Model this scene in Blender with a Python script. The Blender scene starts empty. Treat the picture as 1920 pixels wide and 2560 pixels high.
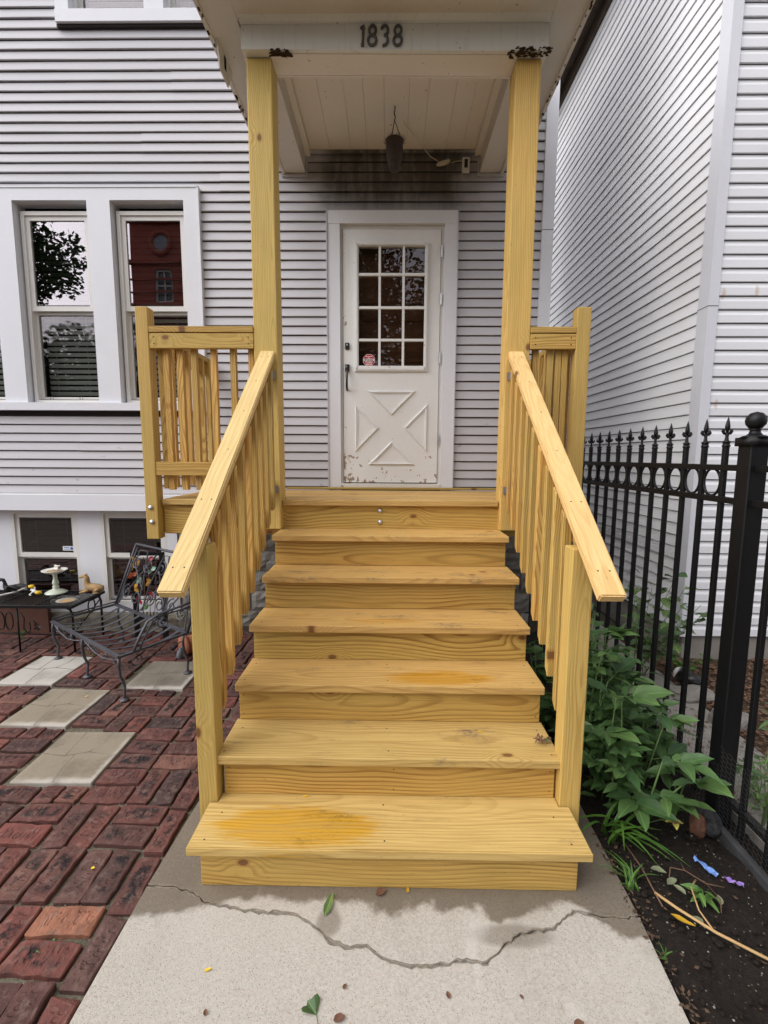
import bpy, bmesh, math, random
from mathutils import Vector, Matrix, Euler, noise as mnoise
random.seed(7)
R = math.radians
S = bpy.context.scene
COL = S.collection

# ------------------------------------------------------------------ camera
F_PX = 1161.48
pitch, yaw, roll = 0.1192, 0.0124, 0.0052
fwd = Vector((-math.sin(yaw)*math.cos(pitch), math.cos(yaw)*math.cos(pitch), -math.sin(pitch)))
rt = Vector((math.cos(yaw), math.sin(yaw), 0)); up = rt.cross(fwd)
rt2 = rt*math.cos(roll)+up*math.sin(roll); up2 = up*math.cos(roll)-rt*math.sin(roll)
CAM = Vector((-0.0034, -1.5293, 1.6065))
cd = bpy.data.cameras.new('camera'); cam = bpy.data.objects.new('camera', cd); COL.objects.link(cam)
cd.sensor_fit = 'VERTICAL'; cd.sensor_height = 36; cd.lens = 36*F_PX/2560
cd.clip_start = 0.05; cd.clip_end = 1000
m = Matrix((rt2, up2, -fwd)).transposed().to_4x4(); m.translation = CAM
cam.matrix_world = m
S.camera = cam
def project(p):
    d = Vector(p)-CAM; z = d.dot(fwd)
    return (960+F_PX*d.dot(rt2)/z, 1280-F_PX*d.dot(up2)/z, z)

# ------------------------------------------------------------------ world, sun, exposure
W = bpy.data.worlds.new('World'); S.world = W; W.use_nodes = True
nt = W.node_tree; nt.nodes.clear()
sky = nt.nodes.new('ShaderNodeTexSky'); sky.sky_type = 'NISHITA'; sky.sun_disc = False
SUN_EL, SUN_AZ = R(42), R(238)       # azimuth measured from +Y clockwise: behind the camera, a little left
sky.sun_elevation = SUN_EL; sky.sun_rotation = SUN_AZ; sky.dust_density = 4; sky.air_density = 1.0
bw = nt.nodes.new('ShaderNodeRGBToBW'); tint = nt.nodes.new('ShaderNodeMix'); tint.data_type = 'RGBA'; tint.blend_type = 'MULTIPLY'
tint.inputs[0].default_value = 1; tint.inputs[7].default_value = (0.99, 0.98, 1.04, 1)
mx = nt.nodes.new('ShaderNodeMix'); mx.data_type = 'RGBA'; mx.inputs[0].default_value = 0.94
bg = nt.nodes.new('ShaderNodeBackground'); bg.inputs[1].default_value = 0.12
wo = nt.nodes.new('ShaderNodeOutputWorld')
pw = nt.nodes.new('ShaderNodeMath'); pw.operation = 'POWER'; pw.inputs[1].default_value = 0.55      # a cloud deck evens the sky out
sc_ = nt.nodes.new('ShaderNodeMath'); sc_.operation = 'MULTIPLY'; sc_.inputs[1].default_value = 2.6
nt.links.new(sky.outputs[0], bw.inputs[0]); nt.links.new(bw.outputs[0], pw.inputs[0]); nt.links.new(pw.outputs[0], sc_.inputs[0]); nt.links.new(sc_.outputs[0], tint.inputs[6])
nt.links.new(sky.outputs[0], mx.inputs[6]); nt.links.new(tint.outputs[2], mx.inputs[7])
nt.links.new(mx.outputs[2], bg.inputs[0]); nt.links.new(bg.outputs[0], wo.inputs[0])
sl = bpy.data.lights.new('sun', 'SUN'); sl.energy = 1.3; sl.angle = R(80); sl.color = (1, 0.97, 0.93)
so = bpy.data.objects.new('sun', sl); COL.objects.link(so)
sdir = Vector((math.sin(SUN_AZ)*math.cos(SUN_EL), math.cos(SUN_AZ)*math.cos(SUN_EL), math.sin(SUN_EL)))
so.rotation_euler = sdir.to_track_quat('Z', 'Y').to_euler(); so.location = (0, -6, 9)
vs = S.view_settings; vs.view_transform = 'Standard'; vs.look = 'None'; vs.exposure = 0.95; vs.gamma = 1; vs.use_curve_mapping = False
S.cycles.max_bounces = 7; S.cycles.transparent_max_bounces = 12; S.cycles.caustics_reflective = False; S.cycles.caustics_refractive = False

# ------------------------------------------------------------------ node helpers
class NT:
    def __init__(s, name):
        s.m = bpy.data.materials.new(name); s.m.use_nodes = True; s.t = s.m.node_tree; s.t.nodes.clear()
        s.out = s.t.nodes.new('ShaderNodeOutputMaterial')
    def n(s, typ, **kw):
        x = s.t.nodes.new('ShaderNode'+typ)
        for k, v in kw.items(): setattr(x, k, v)
        return x
    def l(s, a, b): s.t.links.new(a, b)
    def put(s, inp, v):
        if isinstance(v, bpy.types.NodeSocket): s.l(v, inp)
        elif v is not None: inp.default_value = v
    def math(s, op, a, b=None, c=None, clamp=False):
        x = s.n('Math', operation=op, use_clamp=clamp); s.put(x.inputs[0], a)
        if b is not None: s.put(x.inputs[1], b)
        if c is not None: s.put(x.inputs[2], c)
        return x.outputs[0]
    def mix(s, f, a, b, blend='MIX'):
        x = s.n('Mix', data_type='RGBA', blend_type=blend)
        s.put(x.inputs[0], f)
        for i, v in ((6, a), (7, b)):
            if isinstance(v, tuple) and len(v) == 3: v = (*v, 1)
            s.put(x.inputs[i], v)
        return x.outputs[2]
    def mapr(s, v, a, b, c=0.0, d=1.0, smooth=True):
        x = s.n('MapRange', interpolation_type='SMOOTHSTEP' if smooth else 'LINEAR'); x.clamp = True
        s.put(x.inputs[0], v); s.put(x.inputs[1], a); s.put(x.inputs[2], b); s.put(x.inputs[3], c); s.put(x.inputs[4], d)
        return x.outputs[0]
    def vmap(s, vec, scale=(1, 1, 1), loc=None):
        x = s.n('Mapping'); s.l(vec, x.inputs[0]); x.inputs[3].default_value = scale
        if loc is not None: s.put(x.inputs[1], loc)
        return x.outputs[0]
    def noise(s, vec, scale, detail=3, rough=0.55, dist=0):
        x = s.n('TexNoise'); s.l(vec, x.inputs[0]); x.inputs['Scale'].default_value = scale
        x.inputs['Detail'].default_value = detail; x.inputs['Roughness'].default_value = rough; x.inputs['Distortion'].default_value = dist
        return x.outputs[0]
    def vor(s, vec, scale, feature='F1', out='Distance'):
        x = s.n('TexVoronoi', feature=feature); s.l(vec, x.inputs[0]); x.inputs['Scale'].default_value = scale
        return x.outputs[out]
    def sep(s, vec):
        x = s.n('SeparateXYZ'); s.l(vec, x.inputs[0]); return x.outputs
    def obj(s): return s.n('TexCoord').outputs['Object']
    def pos(s): return s.n('NewGeometry').outputs['Position']
    def rnd(s): return s.n('ObjectInfo').outputs['Random']
    def bump(s, h, strength=0.3, dist=0.002):
        x = s.n('Bump'); s.l(h, x.inputs['Height']); x.inputs['Strength'].default_value = strength; x.inputs['Distance'].default_value = dist
        return x.outputs[0]
    def bsdf(s, col, rough=0.6, spec=0.4, metal=0.0, normal=None, **kw):
        b = s.n('BsdfPrincipled')
        if isinstance(col, tuple) and len(col) == 3: col = (*col, 1)
        s.put(b.inputs['Base Color'], col); s.put(b.inputs['Roughness'], rough)
        b.inputs['Specular IOR Level'].default_value = spec; b.inputs['Metallic'].default_value = metal
        if normal is not None: s.l(normal, b.inputs['Normal'])
        for k, v in kw.items(): s.put(b.inputs[k], v)
        s.l(b.outputs[0], s.out.inputs[0]); return b

def plain(name, col, rough=0.6, spec=0.4, metal=0.0, var=0.06, scale=18, bump=0.15, rvar=0.0):
    t = NT(name); p = t.obj()
    n = t.noise(p, scale, 4, 0.6)
    dark = tuple(max(0, c*(1-2.2*var)) for c in col); lite = tuple(min(1, c*(1+1.4*var)) for c in col)
    c = t.mix(n, dark, lite)
    if rvar:
        c = t.mix(1.0, c, t.mix(t.rnd(), (1-rvar,)*3, (1+rvar*0.4,)*3), 'MULTIPLY')
    t.bsdf(c, rough, spec, metal, t.bump(t.noise(p, scale*8, 3), bump, 0.002)); return t.m

# ---- pine: rings of a log seen on each face, knots, per-board tint; local X is the board's length
def wood(name, light=(0.68, 0.44, 0.155), dark=(0.41, 0.215, 0.05), period=0.011, contrast=0.62, smudge=0.0, stains=(), green=0.25, rough=0.62, knots=0.42):
    t = NT(name); p = t.obj(); rnd = t.rnd()
    off = t.n('CombineXYZ'); t.l(t.math('MULTIPLY', rnd, 53.0), off.inputs[0]); t.l(t.math('MULTIPLY', rnd, 17.0), off.inputs[1]); t.l(t.math('MULTIPLY', rnd, 29.0), off.inputs[2])
    v = t.n('VectorMath', operation='ADD'); t.l(p, v.inputs[0]); t.l(off.outputs[0], v.inputs[1]); po = v.outputs[0]
    x, y, z = t.sep(p)
    r2 = t.math('FRACT', t.math('MULTIPLY', rnd, 7.31)); r3 = t.math('FRACT', t.math('MULTIPLY', rnd, 13.77))
    cy = t.math('MULTIPLY', t.math('SUBTRACT', r2, 0.5), 0.22); cz = t.math('MULTIPLY_ADD', r3, -0.10, -0.02)
    # knots
    kv = t.vmap(po, (2.1, 3.6, 0.6))
    vor = t.n('TexVoronoi', voronoi_dimensions='2D'); t.l(kv, vor.inputs[0]); vor.inputs['Scale'].default_value = 1.0
    kd = vor.outputs['Distance']; kc = t.sep(vor.outputs['Color'])[0]
    keep = t.math('LESS_THAN', kc, knots)
    wob = t.math('MULTIPLY', t.math('SUBTRACT', t.noise(po, 40, 2), 0.5), 0.02)
    kdw = t.math('ADD', kd, wob)
    infl = t.math('MULTIPLY', t.mapr(kdw, 0.05, 0.26, 1, 0), keep)
    core = t.math('MULTIPLY', t.mapr(kdw, 0.032, 0.05, 1, 0), keep)
    ringk = t.math('MULTIPLY', t.mapr(kdw, 0.048, 0.075, 1, 0), keep)
    n1 = t.math('MULTIPLY', t.math('SUBTRACT', t.noise(t.vmap(po, (1.0, 1.6, 1.6)), 0.95, 2, 0.4), 0.5), 0.15)
    n2 = t.math('MULTIPLY', t.math('SUBTRACT', t.noise(t.vmap(po, (3, 22, 22)), 1.6, 3, 0.5), 0.5), 0.0045)
    dy = t.math('SUBTRACT', y, cy); dz = t.math('SUBTRACT', z, cz)
    rr = t.math('SQRT', t.math('ADD', t.math('MULTIPLY', dy, dy), t.math('MULTIPLY', dz, dz)))
    rr = t.math('ADD', t.math('ADD', rr, n1), n2); rr = t.math('MULTIPLY_ADD', infl, 0.03, rr)
    ph = t.math('FRACT', t.math('DIVIDE', rr, period))
    late = t.math('MULTIPLY', t.mapr(ph, 0.35, 0.84, 0, 1), t.mapr(ph, 0.86, 0.99, 1, 0))
    amp = t.mapr(t.noise(t.vmap(po, (1.5, 6, 6)), 1.0, 2), 0.25, 0.7, 0.35, 1.0)
    late = t.math('MULTIPLY', late, amp)
    fib = t.noise(t.vmap(po, (4, 160, 160)), 1.0, 3, 0.6)
    c = t.mix(t.math('MULTIPLY', late, contrast), light, dark)
    c = t.mix(t.mapr(fib, 0.35, 0.72, 0.0, 0.36), c, tuple(q*0.72 for q in dark))
    big = t.noise(t.vmap(po, (1.2, 5, 5)), 1.0, 2)
    c = t.mix(t.mapr(big, 0.35, 0.7, 0, green), c, (0.44, 0.36, 0.12))
    c = t.mix(t.math('MULTIPLY', ringk, 0.55), c, (0.36, 0.17, 0.05)); c = t.mix(t.math('MULTIPLY', core, 0.8), c, (0.13, 0.055, 0.022))
    c = t.mix(1.0, c, t.mix(r2, (0.86, 0.84, 0.81), (1.08, 1.07, 1.05)), 'MULTIPLY')
    c = t.mix(1.0, c, t.mix(r3, (1.06, 0.97, 0.86), (0.94, 0.99, 0.92)), 'MULTIPLY')
    # fine dark flecks and nail-like specks
    fl = t.math('MULTIPLY', t.mapr(t.noise(t.vmap(po, (30, 140, 140)), 1.0, 2, 0.5), 0.70, 0.78), 0.5)
    c = t.mix(fl, c, (0.17, 0.10, 0.04))
    if smudge:
        sm = t.math('MULTIPLY', t.mapr(t.noise(t.vmap(po, (2.6, 7, 7)), 1.3, 4, 0.62), 0.54, 0.74), smudge)
        spk = t.mapr(t.noise(t.vmap(po, (30, 60, 60)), 1.4, 3, 0.6), 0.42, 0.62, 0.25, 1)
        c = t.mix(t.math('MULTIPLY', sm, spk), c, (0.185, 0.135, 0.082))
    for (sx, sy, rx, ry, k) in stains:
        ex = t.math('DIVIDE', t.math('SUBTRACT', x, sx), rx); ey = t.math('DIVIDE', t.math('SUBTRACT', y, sy), ry)
        q = t.math('ADD', t.math('MULTIPLY', ex, ex), t.math('MULTIPLY', ey, ey))
        q = t.math('ADD', q, t.math('MULTIPLY', t.math('SUBTRACT', t.noise(t.vmap(p, (3.5, 42, 42)), 1.2, 5, 0.7), 0.5), 2.6))
        mk = t.math('MULTIPLY', t.math('MULTIPLY', t.mapr(q, 0.55, 1.20, 1, 0), t.mapr(fib, 0.30, 0.66, 1.0, 0.62)), k)
        mk = t.math('MULTIPLY', mk, t.mapr(late, 0, 1, 0.85, 1.15), clamp=True)
        c = t.mix(mk, c, t.mix(1.0, c, (0.90, 0.68, 0.07), 'MULTIPLY'))
    h = t.math('ADD', t.math('MULTIPLY', late, 0.5), fib)
    t.bsdf(c, rough, 0.35, 0, t.bump(h, 0.28, 0.0018)); return t.m

M = {}
TL, TD = (0.62, 0.425, 0.165), (0.36, 0.205, 0.055)
M['wood'] = wood('treated_pine', light=(0.60, 0.395, 0.12), dark=(0.31, 0.16, 0.035), contrast=0.85)
M['wood_baluster'] = wood('treated_pine_baluster', light=(0.66, 0.44, 0.145), dark=(0.31, 0.155, 0.03), period=0.009, contrast=1.0, green=0.2, knots=0.2)
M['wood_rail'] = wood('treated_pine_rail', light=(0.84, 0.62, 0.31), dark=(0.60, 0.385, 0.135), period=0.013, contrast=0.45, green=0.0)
M['wood_post'] = wood('treated_pine_post', light=(0.66, 0.47, 0.16), dark=(0.40, 0.24, 0.06), period=0.0105, contrast=0.65, green=0.30, knots=0.5)
M['wood_tread'] = wood('treated_pine_tread', light=TL, dark=TD, period=0.011, contrast=0.55, smudge=1.0, green=0.0, knots=0.2)
M['tread_low'] = wood('treated_pine_tread_damp', light=TL, dark=TD, period=0.012, contrast=0.6, smudge=0.6, green=0.0, knots=0.2, stains=((-0.36, -0.035, 0.33, 0.105, 1.1),))
M['tread_mid'] = wood('treated_pine_tread_spill', light=TL, dark=TD, period=0.011, contrast=0.55, smudge=1.0, green=0.0, knots=0.2, stains=((0.24, -0.06, 0.26, 0.07, 1.05),))
M['tread_mid2'] = wood('treated_pine_tread_spot', light=TL, dark=TD, period=0.011, contrast=0.55, smudge=1.0, green=0.0, knots=0.2, stains=((-0.02, -0.06, 0.20, 0.035, 0.5), (-0.47, 0.02, 0.06, 0.02, 0.4)))
M['wood_riser'] = wood('treated_pine_riser', light=(0.57, 0.375, 0.112), dark=(0.26, 0.125, 0.025), period=0.014, contrast=0.9, green=0.3, knots=0.5)
M['old_wood'] = wood('varnished_inner_door', light=(0.22, 0.09, 0.03), dark=(0.09, 0.035, 0.012), period=0.012, green=0.0, rough=0.4)

# ---- siding: vinyl, with brown grime and porch shade painted in above the door
def siding(name, col, grime_shade=False, rust=()):
    t = NT(name); p = t.pos(); x, y, z = t.sep(p)
    n = t.noise(t.vmap(p, (0.8, 0.8, 3)), 1.2, 3)
    c = t.mix(n, tuple(q*0.93 for q in col), tuple(min(1, q*1.04) for q in col))
    d = t.mapr(t.noise(t.vmap(p, (3.5, 3.5, 9)), 1.3, 5, 0.65), 0.6, 0.8, 0, 0.22)
    c = t.mix(d, c, tuple(q*0.66 for q in col))
    c = t.mix(1.0, c, t.mix(t.rnd(), (0.96, 0.96, 0.96), (1.02, 1.02, 1.02)), 'MULTIPLY')
    if grime_shade:
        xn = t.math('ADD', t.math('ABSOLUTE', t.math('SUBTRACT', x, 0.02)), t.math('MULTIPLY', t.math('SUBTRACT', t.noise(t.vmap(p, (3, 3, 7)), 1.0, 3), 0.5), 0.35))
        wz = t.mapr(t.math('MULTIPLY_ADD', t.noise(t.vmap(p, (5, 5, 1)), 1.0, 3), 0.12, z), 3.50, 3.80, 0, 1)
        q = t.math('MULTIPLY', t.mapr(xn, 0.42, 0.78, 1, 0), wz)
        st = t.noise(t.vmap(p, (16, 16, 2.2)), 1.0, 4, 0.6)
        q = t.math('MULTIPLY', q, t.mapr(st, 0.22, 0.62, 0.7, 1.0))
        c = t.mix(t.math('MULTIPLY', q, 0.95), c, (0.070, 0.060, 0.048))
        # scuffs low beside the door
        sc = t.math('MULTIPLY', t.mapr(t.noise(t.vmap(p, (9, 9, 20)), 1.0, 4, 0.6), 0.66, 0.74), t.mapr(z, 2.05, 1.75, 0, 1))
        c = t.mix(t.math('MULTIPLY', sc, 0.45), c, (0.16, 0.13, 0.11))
    for (rx, rz) in rust:
        ex = t.math('DIVIDE', t.math('SUBTRACT', x, rx), 0.016); ez = t.math('DIVIDE', t.math('SUBTRACT', z, rz), 0.045)
        q = t.math('ADD', t.math('MULTIPLY', ex, ex), t.math('MULTIPLY', ez, ez))
        c = t.mix(t.mapr(q, 0.0, 1.3, 0.5, 0), c, (0.55, 0.33, 0.14))
    t.bsdf(c, 0.5, 0.35, 0, t.bump(t.noise(t.vmap(p, (5, 5, 60)), 1.4, 3), 0.1, 0.002)); return t.m
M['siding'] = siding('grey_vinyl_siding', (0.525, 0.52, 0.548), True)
M['siding_white'] = siding('white_vinyl_siding', (0.89, 0.895, 0.91))
M['siding_front'] = siding('white_dutchlap_siding', (0.80, 0.81, 0.835), False, ((2.385, 2.78), (2.62, 2.80), (2.40, 2.00)))
M['gap'] = plain('lap_shade_and_seam', (0.028, 0.022, 0.022), 0.9)  # near black backing colours in the shade under the laps; also seams
M['trim'] = plain('white_trim', (0.71, 0.725, 0.77), 0.45, var=0.025, scale=5, bump=0.05)
M['vinyl'] = plain('window_vinyl', (0.70, 0.69, 0.66), 0.4, var=0.05, scale=6, bump=0.05)
M['black_iron'] = plain('black_iron', (0.006, 0.006, 0.007), 0.45, 0.28, 0.0, var=0.2, scale=30, bump=0.25)
M['grey_iron'] = plain('weathered_iron', (0.060, 0.063, 0.075), 0.42, 0.5, 0.0, var=0.25, scale=25, bump=0.3)
M['screw'] = plain('dark_screw', (0.05, 0.04, 0.028), 0.6, 0.4, 0.4)
M['number_metal'] = plain('number_metal', (0.10, 0.098, 0.09), 0.45, 0.5, 0.3)
M['steel'] = plain('galvanised_steel', (0.55, 0.56, 0.58), 0.35, 0.5, 0.9)
M['dark'] = plain('dark_interior', (0.012, 0.011, 0.010), 0.9, 0.1)
M['blind'] = plain('blind_slat', (0.50, 0.55, 0.49), 0.6, var=0.05)
M['blind_dark'] = plain('brown_blind', (0.10, 0.07, 0.045), 0.6, var=0.1)
M['grey_metal'] = plain('grey_device', (0.70, 0.69, 0.62), 0.4, var=0.05)
M['black_plastic'] = plain('black_plastic', (0.012, 0.012, 0.012), 0.3, 0.5)
M['rot'] = plain('rotten_wood', (0.07, 0.045, 0.025), 0.95, 0.1, var=0.4, scale=40, bump=0.8)
M['brown_fascia'] = plain('brown_eave', (0.10, 0.075, 0.055), 0.8, 0.2, var=0.3, scale=6)
M['concrete_old'] = plain('grey_concrete', (0.30, 0.28, 0.25), 0.9, 0.2, var=0.15, scale=9, bump=0.4)
M['yellow_tape'] = plain('yellow_tag', (0.80, 0.52, 0.02), 0.5)

def painted(name, col, dirt=0.3, peel=None):
    t = NT(name); p = t.pos(); x, y, z = t.sep(p)
    n = t.noise(p, 2.2, 4, 0.6)
    c = t.mix(n, tuple(q*0.90 for q in col), tuple(min(1, q*1.05) for q in col))
    st = t.mapr(t.noise(t.vmap(p, (46, 46, 2.5)), 1.0, 4, 0.65), 0.52, 0.78, 0, dirt)
    c = t.mix(st, c, tuple(q*0.6 for q in col))
    sp = t.mapr(t.noise(p, 34, 3, 0.5), 0.70, 0.76, 0, 0.75)
    c = t.mix(sp, c, (0.12, 0.085, 0.05))
    h = n
    if peel:
        zz = t.mapr(z, peel[0], peel[1], 1, 0, False)
        pn = t.math('ADD', t.noise(t.vmap(p, (1, 1, 0.8)), 17, 5, 0.65), t.math('MULTIPLY', zz, 0.17))
        lx = t.mapr(x, -0.40, -0.28, 0.10, 0.0)
        pn = t.math('ADD', pn, lx)
        mk = t.mapr(pn, 0.735, 0.76, 0, 1)
        edge = t.math('MULTIPLY', t.mapr(pn, 0.70, 0.735, 0, 1), t.math('SUBTRACT', 1.0, mk))
        c = t.mix(t.math('MULTIPLY', edge, 0.5), c, (0.86, 0.84, 0.80))
        c = t.mix(mk, c, t.mix(t.noise(p, 60, 3), (0.20, 0.13, 0.09), (0.42, 0.33, 0.26)))
        h = t.math('SUBTRACT', n, t.math('MULTIPLY', mk, 1.0))
    t.bsdf(c, 0.5, 0.3, 0, t.bump(h, 0.3, 0.002)); return t.m
M['cream'] = painted('cream_painted_wood', (0.66, 0.62, 0.545), 0.3)
M['ceil'] = painted('cream_ceiling_paint', (0.80, 0.74, 0.63), 0.18)
M['beam_face'] = painted('weathered_beam_paint', (0.76, 0.765, 0.71), 0.45)
M['door'] = painted('white_door_paint', (0.76, 0.765, 0.755), 0.10, (1.38, 1.80))
M['threshold'] = painted('peeling_threshold', (0.70, 0.68, 0.64), 0.3, (1.30, 1.50))

def glass(name, fac, tintc=(1, 1, 1), rough=0.0):
    t = NT(name)
    tr = t.n('BsdfTransparent'); tr.inputs[0].default_value = (*tintc, 1)
    gl = t.n('BsdfGlossy'); gl.inputs['Roughness'].default_value = rough; gl.inputs[0].default_value = (0.97, 0.92, 0.98, 1)
    w = t.noise(t.obj(), 2.2, 1, 0.3); t.l(t.bump(w, 0.06, 0.02), gl.inputs['Normal'])
    lw = t.n('LayerWeight'); lw.inputs[0].default_value = 0.5
    f = t.mapr(lw.outputs['Facing'], 0.0, 1.0, fac, min(1, fac+0.20), False)
    ms = t.n('MixShader'); t.l(f, ms.inputs[0]); t.l(tr.outputs[0], ms.inputs[1]); t.l(gl.outputs[0], ms.inputs[2]); t.l(ms.outputs[0], t.out.inputs[0])
    return t.m
M['glass_coated'] = glass('coated_window_glass', 0.14, (0.40, 0.40, 0.40))
M['glass_screen'] = glass('screened_window_glass', 0.012, (0.74, 0.74, 0.74), 0.02)
M['glass_door'] = glass('storm_door_glass', 0.035, (0.8, 0.8, 0.8))
M['glass_base'] = glass('basement_window_glass', 0.13, (0.55, 0.55, 0.55))

# ---- ground materials
def concrete():
    t = NT('walk_concrete'); p = t.pos(); x, y, z = t.sep(p)
    n = t.noise(p, 1.7, 4, 0.6); f = t.noise(p, 85, 5, 0.75)
    c = t.mix(n, (0.435, 0.403, 0.35), (0.555, 0.522, 0.465))
    c = t.mix(t.math('MULTIPLY', t.mapr(f, 0.38, 0.66, 0, 0.7), t.mapr(t.noise(p, 2.3, 3), 0.3, 0.7, 0.45, 1.0)), c, (0.34, 0.31, 0.265))
    vd = t.n('TexVoronoi'); t.l(p, vd.inputs[0]); vd.inputs['Scale'].default_value = 210
    vc = t.sep(vd.outputs['Color'])
    ag = t.mapr(vd.outputs['Distance'], 0.28, 0.42, 1, 0)
    c = t.mix(t.math('MULTIPLY', ag, t.mapr(vc[0], 0.72, 0.80, 0, 0.6)), c, (0.16, 0.12, 0.085))
    c = t.mix(t.math('MULTIPLY', ag, t.mapr(vc[1], 0.76, 0.84, 0, 0.55)), c, (0.66, 0.63, 0.57))
    c = t.mix(t.math('MULTIPLY', ag, t.mapr(vc[2], 0.88, 0.93, 0, 0.5)), c, (0.46, 0.33, 0.20))
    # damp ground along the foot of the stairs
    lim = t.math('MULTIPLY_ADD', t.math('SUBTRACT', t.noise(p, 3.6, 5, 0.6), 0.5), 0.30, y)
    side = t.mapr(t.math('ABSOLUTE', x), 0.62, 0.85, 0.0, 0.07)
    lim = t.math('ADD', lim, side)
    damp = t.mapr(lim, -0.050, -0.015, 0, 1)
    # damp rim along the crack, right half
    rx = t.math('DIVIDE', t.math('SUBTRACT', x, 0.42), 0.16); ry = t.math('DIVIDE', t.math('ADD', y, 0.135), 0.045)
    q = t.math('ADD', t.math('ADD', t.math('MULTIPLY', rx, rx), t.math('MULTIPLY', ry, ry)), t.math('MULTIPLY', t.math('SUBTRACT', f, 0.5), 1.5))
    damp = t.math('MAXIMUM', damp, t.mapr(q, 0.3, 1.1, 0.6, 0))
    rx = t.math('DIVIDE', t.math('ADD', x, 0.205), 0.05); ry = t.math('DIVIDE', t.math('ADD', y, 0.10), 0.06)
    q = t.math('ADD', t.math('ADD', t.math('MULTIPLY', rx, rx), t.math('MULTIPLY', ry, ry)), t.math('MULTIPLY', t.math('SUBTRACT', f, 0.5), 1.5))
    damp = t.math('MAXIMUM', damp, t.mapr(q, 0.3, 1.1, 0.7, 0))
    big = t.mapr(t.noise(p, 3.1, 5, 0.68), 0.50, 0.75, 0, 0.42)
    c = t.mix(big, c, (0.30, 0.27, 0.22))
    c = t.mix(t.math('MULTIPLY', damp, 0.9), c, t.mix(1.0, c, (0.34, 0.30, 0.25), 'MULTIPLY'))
    c = t.mix(t.mapr(t.noise(t.vmap(p, (5, 1.6, 1)), 1.0, 4, 0.6), 0.62, 0.72, 0, 0.30), c, (0.66, 0.64, 0.60))
    c = t.mix(t.mapr(t.noise(p, 11, 4, 0.7), 0.62, 0.72, 0, 0.25), c, (0.26, 0.19, 0.12))
    ro = t.mapr(damp, 0, 1, 0.88, 0.5)
    t.bsdf(c, ro, 0.35, 0, t.bump(t.math('ADD', f, ag), 0.45, 0.003)); return t.m
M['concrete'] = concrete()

def soil(name, a, b, speck=True):
    t = NT(name); p = t.pos()
    n = t.noise(p, 5, 5, 0.65); f = t.noise(p, 70, 4, 0.7)
    c = t.mix(n, a, b); c = t.mix(t.mapr(f, 0.4, 0.7, 0, 0.6), c, tuple(q*0.4 for q in a))
    if speck:
        v = t.n('TexVoronoi'); t.l(p, v.inputs[0]); v.inputs['Scale'].default_value = 85
        vc = t.sep(v.outputs['Color'])
        k = t.math('MULTIPLY', t.mapr(v.outputs['Distance'], 0.15, 0.25, 1, 0), t.mapr(vc[0], 0.88, 0.9))
        c = t.mix(t.math('MULTIPLY', k, 0.7), c, (0.36, 0.32, 0.24))
    t.bsdf(c, 0.92, 0.2, 0, t.bump(t.math('ADD', f, n), 0.9, 0.01)); return t.m
M['soil'] = soil('dark_garden_soil', (0.014, 0.011, 0.009), (0.032, 0.025, 0.020))
M['sand'] = soil('joint_sand', (0.10, 0.092, 0.066), (0.24, 0.215, 0.155))
M['ground'] = soil('bare_yard_ground', (0.06, 0.05, 0.038), (0.11, 0.09, 0.06))
M['asphalt'] = soil('asphalt', (0.04, 0.04, 0.042), (0.06, 0.06, 0.062), False)
M['mulch'] = soil('bark_mulch_ground', (0.06, 0.038, 0.024), (0.13, 0.085, 0.055))

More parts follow.
